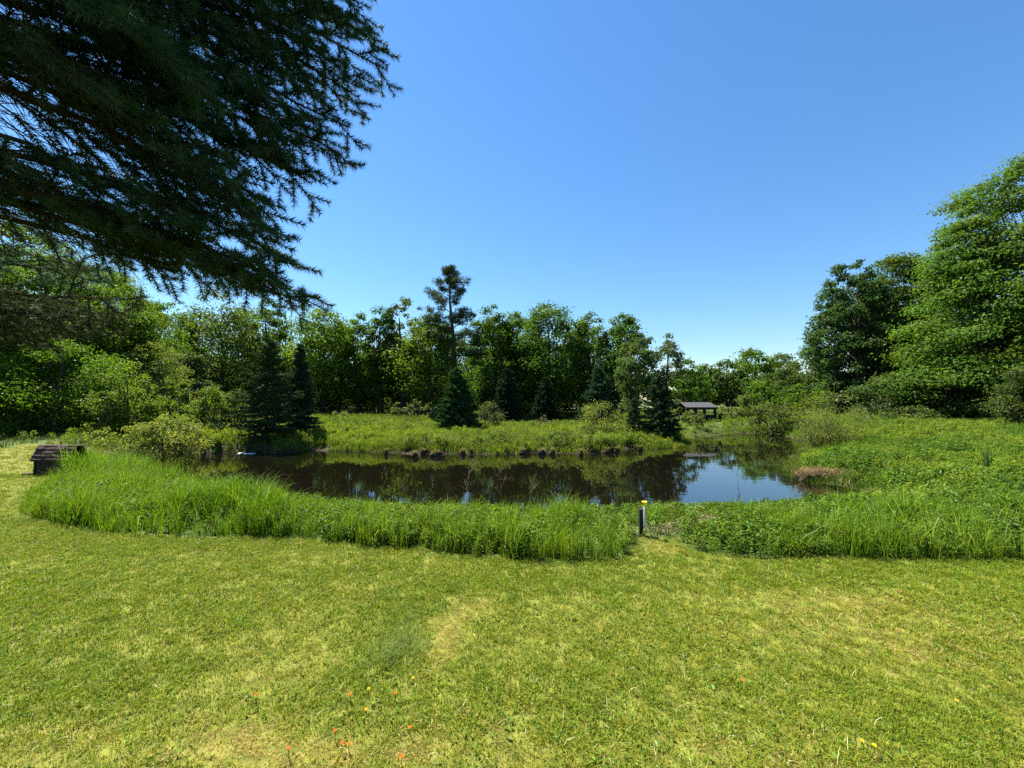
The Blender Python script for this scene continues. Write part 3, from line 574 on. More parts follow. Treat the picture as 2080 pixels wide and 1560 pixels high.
# ------------------------------------------------------------------ the big spruce whose boughs hang into the picture
def needles(r, A, Bp, per_m, ln, wd, col):
    """thin needles round twig segments A-Bp"""
    d = Bp - A; L = np.linalg.norm(d, axis=1); m = r.poisson(L * per_m); i = np.repeat(np.arange(len(A)), m); n = len(i)
    dd = unit(d)[i]; P = A[i] + d[i] * r.random((n, 1)); u = unit(np.cross(dd, r.normal(size=(n, 3))))
    u = unit(u + np.array([0, 0, .25])); ax = unit(dd * .62 + u * .85); l = (ln * (.7 + .5 * r.random(n)))[:, None]; s = unit(np.cross(ax, r.normal(size=(n, 3)))) * wd * .5
    V = np.stack([P - s, P + s, P + ax * l], 1); T = np.arange(3 * n).reshape(-1, 3)
    return V.reshape(-1, 3), T, np.repeat(jitter_col(col, n, .3, .1, r), 3, 0)
def big_spruce():
    r = np.random.default_rng(2024); bx, by = -2.25, 1.15; g = float(height(bx, by)); O = np.array([bx, by, g])
    root = empty('spruce_tree', (bx, by, g - .03), 'huge dark spruce beside the camera, its boughs hanging into the upper left of the picture', 'spruce')
    tr = MB(); zz = np.linspace(0, 15, 16); tr.tube(np.stack([.03 * np.sin(zz), .03 * np.cos(zz * .8) - .03, zz], 1), .19 * (1 - .95 * zz / 15) + .01 + .08 * np.exp(-zz * 3), 12); tr.build('trunk', M_BARK, root, True)
    # tip px, tip py, tip distance, image slope towards the trunk, share of live needles
    BO = [(770, 62, 1.8, .42, 1), (705, 125, 1.65, .44, 1), (640, 300, 1.5, .44, 1), (585, 325, 1.42, .46, 1), (540, 415, 1.3, .46, 1), (520, 545, 1.42, .28, 1), (650, 225, 1.55, .44, 1), (620, 20, 1.55, .46, 1), 
          (800, 130, 1.75, .42, 1), (752, 8, 1.8, .42, 1), (742, 185, 1.7, .42, 1), (722, 245, 1.62, .42, 1), (706, 300, 1.55, .40, 1), (648, 358, 1.5, .42, 1), (690, 70, 1.6, .45, 1),
          (577, 412, 1.32, .50, 1), (570, 456, 1.28, .48, 1), (616, 522, 1.5, .32, 1), (634, 603, 1.5, .30, 1), (600, 566, 1.42, .28, 1), (545, 560, 1.45, .27, .8),
          (640, -120, 1.7, .45, 1), (780, -140, 1.85, .42, 1), (520, -160, 1.4, .5, 1), (400, -80, 1.15, .5, 1), (250, -60, 1.0, .5, 1),
          (395, 130, .98, .55, 1), (300, 440, 1.2, .38, 0), (530, 300, 1.42, .46, 1), 
          (250, 190, .95, .55, 0), (130, 110, .95, .5, .3), (480, 520, 1.4, .30, .5), (400, 545, 1.5, .26, .3), (560, 40, 1.45, .48, 1), (420, 450, 1.25, .42, .1),
          (200, 420, 1.15, .36, .1), (660, 180, 1.65, .44, 1), (300, 40, 1.05, .52, 1),
          (312, 594, 2.3, .16, 1), (215, 565, 2.3, .12, .9), (250, 640, 2.2, .16, 1), (130, 650, 2.1, .14, .95), (170, 605, 2.4, .12, 1), ]
    for bi, (px, py, Y, sl_, live) in enumerate(BO):
        px -= 14; tip = at(px, py, Y); tpy = py - sl_ * (px + 420); z0 = 1.6 + (815 - tpy) / F * by
        low = py > 585 and px < 320
        p0 = np.array([bx, by, z0]); chord = tip - p0; Lb = np.linalg.norm(chord)
        mid = p0 * .45 + tip * .55 + np.array([0, 0, (.10 if not low else -.04) * Lb]) + r.normal(size=3) * .04
        t = np.linspace(0, 1, 15)[:, None]; pt = p0 * (1 - t) ** 2 + 2 * mid * t * (1 - t) + tip * t * t
        pt[1:-1] += r.normal(size=(13, 3)) * .006
        wood = MB(); wood.tube(pt - O, np.linspace(.014, .002, 15), 6, cap=False)
        roll = r.normal() * .28 + .15; SA, SB = [], []
        def seg(p, d, ln, bare, thick):
            """one drooping twig in three pieces"""
            n = 3; q = np.linspace(0, 1, n)[:, None]; c = p + d * ln * q + np.array([0, 0, -.07]) * ln * q * q + np.concatenate([np.zeros((1, 3)), r.normal(size=(n - 1, 3)) * .012 * ln])
            wood.tube(c - O, np.linspace(thick, .0012, n), 3, cap=False)
            if r.random() > bare: SA.append(c[:-1]); SB.append(c[1:])
            return c
        kk = np.arange(len(pt) - 1); live_t = .55 - .35 * live
        m = pt[kk][t[kk, 0] > live_t]; SA.append(m); SB.append(pt[1:][t[kk, 0] > live_t])
        nl = int(Lb * 12)
        for k in range(nl):
            tt = .16 + .83 * (k + r.random() * .6) / nl; p = np.array([np.interp(tt, t[:, 0], pt[:, a]) for a in range(3)])
            d = unit(np.array([np.interp(min(tt + .05, 1), t[:, 0], pt[:, a]) for a in range(3)]) - np.array([np.interp(tt - .05, t[:, 0], pt[:, a]) for a in range(3)]))
            s = unit(np.cross(d, [0, 0, 1.0])); s = (s * math.cos(roll) + np.cross(s, d) * math.sin(roll)) * (1 if k % 2 else -1)
            dl = unit(d * .66 + s * .72 + np.array([0, 0, -.02 - .6 * low]) + r.normal(size=3) * (.10 + .15 * low)); ll = (.40 * (1 - tt) ** .8 + .13) * r.uniform(.7, 1.15) * min(1, Lb / 1.7)
            bare = 1 - live * (sstep(.18, .55, tt) if not low else 1)
            c = seg(p, dl, ll, bare, .003)
            ns = int(ll / .048)
            for j in range(ns):
                u = .2 + .78 * (j + r.random() * .5) / max(ns, 1); q2 = np.linspace(0, 1, 3); p2 = np.array([np.interp(u, q2, c[:, a]) for a in range(3)])
                s2 = unit(np.cross(dl, [0, 0, 1.0])); s2 = (s2 * math.cos(roll) + np.cross(s2, dl) * math.sin(roll)) * (1 if j % 2 else -1)
                seg(p2, unit(dl * .68 + s2 * .68 + r.normal(size=3) * .10), (.40 * (1 - u) * ll + .065) * r.uniform(.7, 1.2), bare, .0016)
        bo = wood.build('bough', M_TWIG, root, True)
        if SA:
            v, tt_, c = needles(r, np.concatenate(SA), np.concatenate(SB), 1350 if not low else 900, .027, .0030, (.038, .078, .036) if not low else (.042, .056, .022))
            link('needles', tri_mesh('needles', v - O, tt_, M_NEEDLE, c), bo)
    # the rest of the crown, round the other sides and up to the top
    n = 46000; z = 1.9 + 12.8 * r.random(n) ** 1.25; az = r.random(n) * 2 * math.pi; rad = 2.25 * (1 - (z - 1.2) / 14.2) ** .75 * (.45 + .55 * r.random(n) ** .5) * (.85 + .3 * vnoise(az * 2, z * 2.2, 3))
    d = np.stack([np.cos(az), np.sin(az), -.25 + 0 * az], 1); P = np.stack([bx + rad * np.cos(az), by + rad * np.sin(az), z - .25 * rad], 1)
    k = ~((P[:, 1] > -.1) & (P[:, 0] > -1.75 * P[:, 1] - .45) & (P[:, 2] - 1.6 < 1.35 * P[:, 1] + .5)) & ~((P[:, 0] > bx - .3) & (P[:, 2] < 3.9)) & ~((P[:, 1] < by) & (P[:, 2] < 3.0)); P = P[k]; d = d[k]; n = len(P)
    v, t, c = leaves(P - O, r.normal(size=(n, 3)) * .5 + [0, 0, 1], .15, .03, jitter_col((.022, .042, .020), n, .3, .1, r), r, .1, d + r.normal(size=(n, 3)) * .4)
    link('crown', tri_mesh('crown', v, t, M_NEEDLE, c), root)
big_spruce()

# ------------------------------------------------------------------ lawn
def dryness(x, y):
    d = .6 * (fbm(x * .8, y * 1.9, 21, 4) - .44) + .75 * (fbm(x * .22 + 9, y * 1.6, 33) - .45) + .19 + .15 * np.sin(y * 4.6 + .12 * x + 1.5 * fbm(x * .3, y * .3, 4))
    for px, py, rx, ry, k in [(905, 1285, .15, .30, .85), (965, 1236, .20, .16, .45), (890, 1340, .14, .14, .3), (560, 1375, .26, .14, .45), (480, 1500, .32, .16, .62), (130, 1500, .4, .16, .5), (300, 1430, .26, .1, .22),
                              (600, 1540, .4, .12, .5), (850, 1520, .12, .10, .4), (930, 1152, .3, .1, .35), (1330, 1110, .2, .3, .55), (1800, 1225, 1.0, .18, .30), (1500, 1190, 1.3, .25, .18), (790, 1285, .2, .45, -.55), (820, 1235, .2, .3, -.4),
                              (1050, 1130, .6, .15, -.2), (100, 1220, .9, .5, -.35), (1050, 1180, .5, .3, -.25), (1900, 1500, .5, .3, -.2), (1250, 1500, .6, .3, -.1), (200, 1330, .5, .25, -.15)]:
        c = gnd(px, py); d = d + k * np.exp(-((x - c[0]) / rx) ** 2 - ((y - c[1]) / ry) ** 2)
    return np.clip(d, 0, 1)
def scatter_box(n, x0, x1, y0, y1, r=rng): return r.random(n) * (x1 - x0) + x0, r.random(n) * (y1 - y0) + y0
def lawn_grass():
    r = np.random.default_rng(5); out = []
    pr = [tuft_mesh('turf_tuft_%s' % k, 15, 1.0, .10, ln, 2, r, M_LAWN_I, dry) for k, ln, dry in (('a', .5, .06), ('b', .7, .12), ('c', .9, .2), ('d', 1.1, .25), ('e', .8, .05))]
    PP, SS, CC, II = [], [], [], []
    for n, y0, y1, hb in [(38000, .7, 2.6, .030), (42000, 2.6, 5.2, .036), (16000, 4.2, 8.5, .045), (14000, 8, 20, .06)]:
        y = y0 + (y1 - y0) * r.random(n); x = (r.random(n) * 2 - 1) * (1.42 * y + 1.7)
        if y0 > 4: x = -r.random(n) * (1.6 * y + 1.6) + .1
        k = sdf(x, y, LAWN) > -.03; x, y = x[k], y[k]; n = len(x); dr = dryness(x, y)
        isdry = r.random(n) < (.06 + .85 * dr); p = r.random((n, 1)); d1 = dr[:, None]
        g = jitter_col((.148, .216, .017), n, .36, .16, r); yl = jitter_col((.228, .248, .024), n, .28, .10, r); st = jitter_col((.42, .31, .11), n, .25, .06, r)
        CC.append(np.where(isdry[:, None], np.where(p < .85 * d1 * d1, st, yl), np.where(p < .25, yl * .85, g)))
        SS.append(hb * (.65 + .8 * r.random(n)) * (1 - .35 * dr) * (.7 + .7 * fbm(x * 3.5, y * 3.5, 8))); PP.append(np.stack([x, y, height(x, y)], 1)); II.append(np.where(isdry, r.integers(2, 4, n), np.array([0, 1, 4])[r.integers(0, 3, n)]))
    scatter('grass', pr, np.concatenate(PP), np.concatenate(SS), .12, np.concatenate(CC), np.concatenate(II), 'short mown lawn grass with dry straw coloured patches', 'grass', r)
    # tufts of longer glaucous grass in the worn hollow
    for px, py, rad, n, hb in [(795, 1338, .11, 330, .095), (765, 1325, .10, 160, .07), (845, 1330, .11, 240, .085), (815, 1310, .12, 260, .075), (825, 1255, .13, 260, .07), (905, 1240, .1, 160, .06), (830, 1275, .15, 320, .045), (800, 1300, .12, 260, .05)]:
        c = gnd(px, py); a = r.random(n) * 6.283; q = rad * r.random(n) ** .8 * (.6 + .9 * vnoise(a * 1.5, a * 0 + px, 3)); x = c[0] + q * np.cos(a); y = c[1] + q * np.sin(a) * 1.3
        out.append(blades(np.stack([x, y, height(x, y) - .002], 1), hb * (.4 + .8 * r.random(n)), .0028, r.uniform(.3, 1.4, n), r.random(n) * 6.283, jitter_col((.15, .205, .045), n, .5, .2, r), 3, r, .7))
    stuff('worn_grass', out, M_LAWN, 'longer greyish grass tufts in the worn hollow of the lawn', 'grass')
    # clover, plantain and hawkweed leaves in the turf
    n = 26000; y = 1.35 + 3.7 * r.random(n) ** 1.1; x = (r.random(n) * 2 - 1) * (1.42 * y + .35); k = (sdf(x, y, LAWN) > 0) & (r.random(n) < .15 + 1.1 * sstep(.42, .65, fbm(x * 1.7, y * 1.7, 61))) & (dryness(x, y) < .62)
    x, y = x[k], y[k]; n = len(x); L = np.where(r.random(n) < .12, .024, .013) * (.6 + .7 * r.random(n)) * (1 + .12 * y)
    v = leaves(np.stack([x, y, height(x, y) + .008 + .022 * r.random(n)], 1), r.normal(size=(n, 3)) * .5 + [0, 0, 1], L, L * .6, jitter_col((.120, .190, .022), n, .35, .15, r), r)
    stuff('clover', [v], M_LAWN, 'clover and small broad weed leaves scattered through the lawn', 'ground cover')
    # loose straw
    n = 900; y = 1.5 + 3.2 * r.random(n) ** 1.2; x = (r.random(n) * 2 - 1) * 1.4 * y; k = (sdf(x, y, LAWN) > 0) & (r.random(n) < .25 + .9 * dryness(x, y)); x, y = x[k], y[k]; n = len(x)
    v = blades(np.stack([x, y, height(x, y) + .02 + .02 * r.random(n)], 1), r.uniform(.025, .085, n), .0024, np.full(n, 1.5), r.random(n) * 6.283, jitter_col((.42, .38, .20), n, .3, .08, r), 3, r, .02)
    stuff('straw', [v], M_DRY, 'loose pale straw lying on the lawn', 'straw')
lawn_grass()

# ------------------------------------------------------------------ leafy sprigs used by the ground plants
M_SPRIG = mat_leaf('leaf_sprig', .40, .5, .12, (1.3, 1.3, .35), True)
def sprig(name, m, rad, Lf, asp):
    r = np.random.default_rng(m); a = np.arange(m) * 2.4 + r.random(m); z = .10 + .92 * np.arange(m) / m; q = rad * (.4 + .8 * r.random(m)) * (1.1 - .6 * z)
    P = np.stack([q * np.cos(a), q * np.sin(a), z], 1); U = np.stack([np.cos(a), np.sin(a), .15 + 0 * a], 1)
    v, t, c = leaves(P, np.stack([np.cos(a) * .25, np.sin(a) * .25, 1 + 0 * a], 1) + r.normal(size=(m, 3)) * .45, Lf * (.6 + .8 * r.random(m)), Lf * asp, jitter_col((1, 1, 1), m, .35, .1, r), r, .2, U + r.normal(size=(m, 3)) * .25)
    return tri_mesh(name, v, t, M_SPRIG, c)
spr = [sprig('sprig_a', 26, .24, .21, .42), sprig('sprig_b', 34, .26, .18, .36), sprig('sprig_c', 20, .22, .25, .5), sprig('sprig_d', 38, .32, .17, .38)]
# ------------------------------------------------------------------ tall grass along the near bank
def near_h(x, y):
    h = (.35 + .11 * sstep(-2.2, -3.6, x)) * (.55 + .9 * sstep(.2, .8, fbm(x * 1.6, y * 1.6, 41))); h = h * (1 - .5 * sstep(5.0, 6.6, y) * sstep(-5.2, -3.6, x)) * (1 - .62 * sstep(6.2, 7.4, y) * sstep(-8.3, -6.6, x))
    h = h + .12 * np.exp(-((x + 9.0) / .45) ** 2 - ((y - 8.2) / .8) ** 2)
    for cx, cy, rx, ry, k in [(1.58, 4.55, .22, .75, .22), (-1.72, 6.1, .3, .6, .5), (1.75, 5.2, .35, .8, .62), (-1.2, 4.35, .3, .5, .75), (.2, 4.2, .12, .4, .6)]: h = h * (1 - (1 - k) * np.exp(-((x - cx) / rx) ** 2 - ((y - cy) / ry) ** 2))
    return h
def bank_grass():
    r = np.random.default_rng(15); out = []; n = 84000
    x, y = scatter_box(n, -11, 14, 3.5, 14, r); ld = sdf(x, y, LAWN); pd = sdf(x, y, POND)
    right = (x > 2.9) & (y > 5.3 + .5 * (fbm(x, x * 0, 6) - .5))
    k = (ld < -.02) & (pd < .12) & (pd > -3.4) & ~right & (y < 9.5 + (x < -4) * 4) & (r.random(n) < np.where(pd > -.35, .6, 1) * np.where(y > 8.5, .55, .9) * (.15 + 1.1 * sstep(.3, .62, fbm(x * 2.6, y * 2.6, 77))))
    x, y, ld = x[k], y[k], ld[k]; n = len(x); hh = near_h(x, y) * (.7 + .5 * r.random(n)) * np.clip(.72 - ld * 2.2, .6, 1)
    tone = fbm(x * .8 + 4, y * .8, 52)[:, None]; col = jitter_col((.100, .200, .012), n, .30, .12, r) * (1 - tone) + tone * jitter_col((.175, .255, .022), n, .30, .15, r)
    pr = [tuft_mesh('reed_tuft_%s' % q, 11, .13, .019, ln, 4, r, M_GRASS_I, dry, .35, 1.1) for q, ln, dry in (('a', .2, .02), ('b', .3, .05), ('c', .45, .03), ('d', .3, .10), ('e', .6, .03))]
    scatter('tall_grass', pr, np.stack([x, y, height(x, y)], 1), hh * 1.1, .10, col, r.integers(0, 5, n), 'lush uncut grass along the near bank of the pond', 'tall grass', r)
    print('tall tufts', n)
    # long arching blades
    z = height(x, y); j = r.permutation(n)[:1500]; out.append(blades(np.stack([x[j], y[j], z[j]], 1), near_h(x[j], y[j]) * r.uniform(.9, 1.35, len(j)), .010, r.uniform(.7, 1.7, len(j)), r.random(len(j)) * 6.283, jitter_col((.15, .20, .06), len(j), .3, .1, r), 6, r, 1.2))
    stuff('arching_grass', out, M_GRASS, 'long arching grass blades rising out of the near bank grass', 'tall grass')
    # leafy weeds mixed in
    n = 76000; x, y = scatter_box(n, -9, 12, 3.7, 7, r); ld = sdf(x, y, LAWN); pd = sdf(x, y, POND)
    w = np.where(x > 1.9, 1.0, .22) + .9 * np.exp(-((x + 1.5) / .9) ** 2) + .5 * np.exp(-((x + .1) / .4) ** 2)
    k = (ld < -.03) & (pd < -.1) & (r.random(n) < w * (.2 + .9 * fbm(x * 2, y * 2, 90))); x, y, ld = x[k], y[k], ld[k]; n = len(x)
    k = r.random(n) < .30; x, y, ld = x[k], y[k], ld[k]; n = len(x)
    scatter('weeds', spr, np.stack([x, y, height(x, y) - .02], 1), (.13 + .20 * r.random(n)) * np.clip(.6 - ld * 2, .6, 1), .2, jitter_col((.100, .165, .022), n, .35, .15, r), r.integers(0, 4, n), 'leafy weeds growing through the tall grass of the near bank', 'weeds', r)
bank_grass()
def ground_cover():
    r = np.random.default_rng(25)
    # meadow right of the pond
    n = 150000; x, y = scatter_box(n, 2.5, 36, 4, 34, r); pd = sdf(x, y, POND); ld = sdf(x, y, LAWN)
    near = np.clip(9.0 / y, .18, 1) ; k = (pd < -.25) & (ld < -.1) & (x < 1.55 * y + 1) & (r.random(n) < near) & (x > .22 * y) & (y > 6.0 - .3 * (x - 3)); x, y = x[k], y[k]; n = len(x)
    bl = fbm(x * .55, y * .55, 71); hp = (.06 + .20 * bl) * (.3 + 1.1 * sstep(.25, .75, fbm(x * 2.2, y * 2.2, 72)))
    mixc = sstep(.34, .56, fbm(x * .4 + 3, y * .6, 73))[:, None] * sstep(.2, .6, fbm(x * 1.3, y * 1.3, 74))[:, None]
    col = mixc * jitter_col((.165, .230, .028), n, .3, .1, r) + (1 - mixc) * jitter_col((.088, .155, .020), n, .4, .14, r)
    k = r.random(n) < np.where(y < 12, .8, .55) * np.where((np.abs(x - .492 * y) < 1.3) & (y > 20), .2, 1); P = np.stack([x, y, height(x, y) - .03], 1)[k]
    scatter('meadow_weeds', spr, P, (hp * (.8 + .5 * r.random(n)) + .12 + .003 * y)[k], .15, col[k], r.integers(0, 4, len(P)), 'dense yellow green leafy weeds covering the meadow right of the pond', 'weeds', r)
    out = []
    # grass of meadow, far bank, left bank and field
    for n, x0, x1, y0, y1, hb, wb, c, pen in [(70000, 2.6, 30, 6, 32, .34, .018, (.090, .165, .018), 0), (95000, -9, 11, 13.5, 27, .42, .020, (.135, .195, .020), 1), (30000, -12, -4, 9, 22, .36, .018, (.11, .165, .022), 0), (26000, -26, 16, 26, 41, .42, .035, (.11, .165, .018), 1),
                                              (50000, 2, 62, 22, 57, .26, .04, (.12, .17, .022), 0), (60000, 2.5, 13, 7.5, 26, .36, .014, (.10, .155, .022), 2), (12000, -32, -9, 12, 24, .34, .02, (.06, .10, .028), 3)]:
        x, y = scatter_box(n, x0, x1, y0, y1, r); pd = sdf(x, y, POND); bd = sdf(x, y, BACKP); k = (bd < .05) & (sdf(x, y, LAWN) < -.05)
        k &= (pd < .05) if pen != 2 else ((pd > -.9) & (pd < .75 * fbm(x * .8, y * .8, 12) - .1) & (x > .34 * y - (y > 19) * 3))
        k &= ~((np.abs(x - 12.9) < 1.6) & (y > 23.2) & (y < 27))
        if pen == 1: k &= ~((x > 6.5) & (y > 20) & (x > .42 * y))
        k &= r.random(n) < (.25 + 1.2 * fbm(x * .7, y * .7, 60 + pen)) * (.30 if pen == 1 else .22) * np.where((np.abs(x - .492 * y) < 1.3) & (y > 20) & (y < 27.5), .12, 1)
        if pen == 1: k &= (pd < -.12) | (fbm(x * .9, y, 44) > .55)
        x, y, pd = x[k], y[k], pd[k]; n = len(x); tone = fbm(x * .5, y * .5, 13)[:, None]
        col = jitter_col(c, n, .3, .15, r) * (.45 + 1.1 * tone); dead = r.random(n) < .05; col[dead] = jitter_col((.30, .25, .14), int(dead.sum()), .3, .08, r)
        out.append((np.stack([x, y, height(x, y)], 1), hb * (.6 + .6 * r.random(n)) * (.6 + .8 * fbm(x * 1.2, y * 1.2, 14)) * np.where(pd > -.5, .75, 1), col, r.integers(0, 2, n) + (2 if wb > .03 else 0)))
    pr = [tuft_mesh('wild_tuft_%s' % q, 10, ra, wd, ln, 2, r, M_GRASS_I, dry, .4, .9) for q, ra, wd, ln, dry in (('a', .3, .045, .4, .05), ('b', .35, .05, .6, .10), ('c', .5, .10, .45, .05), ('d', .6, .11, .65, .10))]
    cat_ = lambda q: np.concatenate([o[q] for o in out])
    scatter('wild_grass', pr, cat_(0), cat_(1), .1, cat_(2), cat_(3), 'rough wild grass on the far bank, the meadow and the field behind', 'wild grass', r)
    # leafy herbs on the far bank and left bank
    out = []
    for n, x0, x1, y0, y1, hp, L0, c in [(60000, -9, 10.5, 14.2, 26, .62, .10, (.115, .160, .040)), (26000, -13, -5, 9.5, 21, .6, .085, (.12, .155, .040)), (14000, -34, -9, 14, 24, .6, .10, (.075, .10, .03)), (16000, 7, 22, 15, 30, .5, .10, (.095, .14, .03))]:
        x, y = scatter_box(n, x0, x1, y0, y1, r); pd = sdf(x, y, POND); nn = fbm(x * .6 + 20, y * .6, 15); k = (pd < -.14) & (sdf(x, y, BACKP) < -.3) & (sdf(x, y, LAWN) < -.2) & (r.random(n) < sstep(.35, .6, nn) + .12); x, y, nn = x[k], y[k], nn[k]; n = len(x)
        tone = sstep(.3, .65, fbm(x * .35 + 8, y * .35, 18))[:, None]; col = jitter_col(np.array(c) * .85, n, .4, .14, r) * (1 - tone) + tone * jitter_col((.15, .21, .022), n, .3, .1, r)
        k = r.random(n) < .40 * np.where((np.abs(x - .492 * y) < 1.3) & (y > 20), .1, 1); out.append((np.stack([x, y, height(x, y) - .03], 1)[k], (hp * (.35 + .55 * r.random(n)) * (.4 + 1.0 * sstep(.3, .75, fbm(x * 1.6, y * 1.6, 16))) + .08)[k], col[k]))
    cat_ = lambda q: np.concatenate([o[q] for o in out])
    scatter('herbs', spr, cat_(0), cat_(1) * .72, .18, cat_(2), r.integers(0, 4, len(cat_(0))), 'leafy herbs growing over the far and left banks', 'herbs', r)
    # dead thatch on the shore
    out = []
    for px, py, rx, ry, n, hb in [(275, 930, .9, .5, 1200, .2), (1312, 902, .5, .25, 700, .2), (1385, 1098, .2, .14, 90, .14), (1345, 1100, .3, .2, 160, .08), (1000, 913, 2.6, .25, 1200, .16), (1425, 1100, .16, .1, 50, .3)]:
        c = gnd(px, py, -.1); x = c[0] + r.normal(size=n) * rx * .6; y = c[1] + r.normal(size=n) * ry * .6; k = (sdf(x, y, POND) < .1); x, y = x[k], y[k]; n = len(x)
        out.append(blades(np.stack([x, y, height(x, y) + .03], 1), hb * r.uniform(.5, 1.3, n), .004 + .0009 * y, r.uniform(.9, 1.55, n), r.random(n) * 6.283, jitter_col((.30, .24, .15), n, .35, .08, r), 3, r, .4))
    stuff('thatch', out, M_DRY, 'pale dead reed litter lying along the shore', 'dead grass')
ground_cover()

# ------------------------------------------------------------------ sod clumps, mound, foam
def lump_mesh(r, sx, sy, sz, amp=.42, nu=14, nv=8):
    u = np.linspace(0, 2 * math.pi, nu, endpoint=False); v = np.linspace(0, math.pi, nv); P = []
    for a in v:
        for b in u: P.append((math.sin(a) * math.cos(b), math.sin(a) * math.sin(b), math.cos(a)))
    P = np.array(P); k = 1 + amp * (2 * vnoise(P[:, 0] * 2.3 + P[:, 2] * 1.7 + r.random() * 40, P[:, 1] * 2.3 + P[:, 2] * 1.1, int(r.integers(99))) - 1) + amp * .5 * r.normal(size=len(P)) * .5
    P = P * k[:, None] * [sx, sy, sz]; T = []
    for i in range(nv - 1):
        for j in range(nu):
            a, b = i * nu + j, i * nu + (j + 1) % nu; T += [(a, a + nu, b), (b, a + nu, b + nu)]
    return P, T
clods = [(785, 917, 9, 'tiny sod clump apart at the left end of the row on the far bank'), (830, 914, 12, 'small sod clump just left of the one reaching farthest into the water'), (843, 923, 15, 'lowest dark sod clump, reaching farthest into the water'), (860, 917, 12, 'small dark sod clump left of the widest one'), (885, 921, 30, 'widest dark sod clump along the far bank'),
         (920, 914, 20, 'dark sod clump just right of the widest one'), (941, 918, 16, 'middle sized sod clump below the round young spruce'), (958, 916, 11, 'small sod clump left of the one topped with pale dead grass'), (1008, 914, 27, 'large sod clump with pale dead grass on top, at the middle of the far bank'), (1062, 916, 22, 'dark sod clump alone right of the pale topped one'),
         (1100, 917, 20, 'left sod clump of the close pair right of the middle'), (1122, 917, 13, 'right and smaller sod clump of the close pair'), (1180, 919, 12, 'lone small sod clump left of the large willow bush'), (1232, 914, 20, 'dark sod clump below the large willow bush'), (1252, 913, 12, 'small sod clump at the corner of the far bank'), (1300, 910, 12, 'dark sod clump below the young spruce at the bank tip')]
for i, (px, py, w, lb) in enumerate(clods):
    r = np.random.default_rng(300 + i); c = gnd(px, py + 6, ZW); s = w / F * c[1] / 2 * .68; root = empty('sod_clump', (c[0], c[1] - .05, ZW), lb or 'small dark clump of sod slumped at the waterline of the far bank', 'sod clump', 'sod clumps slumped along the far bank')
    P, T = lump_mesh(r, s * 1.05, s * .8, max(.11, s * .50)); mb = MB(); mb.add(P + [0, 0, .05], T); mb.build('earth', M_SOD, root, True)
    n = 260 if px == 1008 else 150; a = r.random(n) * 6.283; q = s * .9 * np.sqrt(r.random(n)); v, t, cc = blades(np.stack([q * np.cos(a), q * np.sin(a) * .8 + .02, np.full(n, max(.08, s * .38))], 1), r.uniform(.08, .26, n), .014, r.uniform(.3, 1.5, n), r.random(n) * 6.283, jitter_col((.34, .26, .16) if px == 1008 else (.15, .14, .05), n, .5, .3, r), 2, r)
    link('turf', tri_mesh('turf', v, t, M_GRASS, cc), root)['kind'] = 'stuff'
def mound():
    r = np.random.default_rng(8); c = gnd(1676, 976, ZW); root = empty('root_mound', (c[0], c[1], ZW), 'brown mound of dead roots and thatch at the right edge of the pond', 'mound'); mb = MB()
    for dx, dy, s in [(-.42, .05, .24), (-.12, .12, .30), (.2, .0, .27), (.48, -.12, .24), (.72, -.22, .2), (.05, .3, .26), (.4, .25, .22)]:
        P, T = lump_mesh(r, s, s * .8, s * .75); mb.add(P + [dx, dy, .02], T)
    mb.build('earth', M_SOD, root, True)
    n = 1500; k = r.integers(0, 5, n); X = np.array([-.42, -.12, .2, .48, .72])[k] + r.normal(size=n) * .15; Yv = np.array([.05, .12, 0, -.12, -.22])[k] + r.normal(size=n) * .12
    v, t, cc = blades(np.stack([X, Yv, .06 + .16 * r.random(n)], 1), r.uniform(.08, .26, n), .008, r.uniform(.8, 2.2, n), r.normal(-1.57, 1.1, n), jitter_col((.26, .175, .085), n, .55, .12, r), 3, r, .5)
    o = link('roots', tri_mesh('roots', v, t, M_DRY, cc), root); o['kind'] = 'stuff'
mound()
fm = MB(); r = np.random.default_rng(4); c0 = gnd(512, 921, ZW)
for px, py, w in [(492, 921, 16), (507, 922, 18), (522, 920, 16), (536, 919, 12), (500, 919, 10)]:
    c = gnd(px, py, ZW); P, T = lump_mesh(r, w / F * c[1] / 2, .10, .02, .3); fm.add(P + c - c0 + [0, 0, .008], T)
fo = fm.build('foam', mat_plain('pond_foam', (.62, .66, .68), .8)); fo.location = c0; tag(fo, 'white patch of floating scum beside the waterside spruce trunk', 'pond scum', kind='stuff')

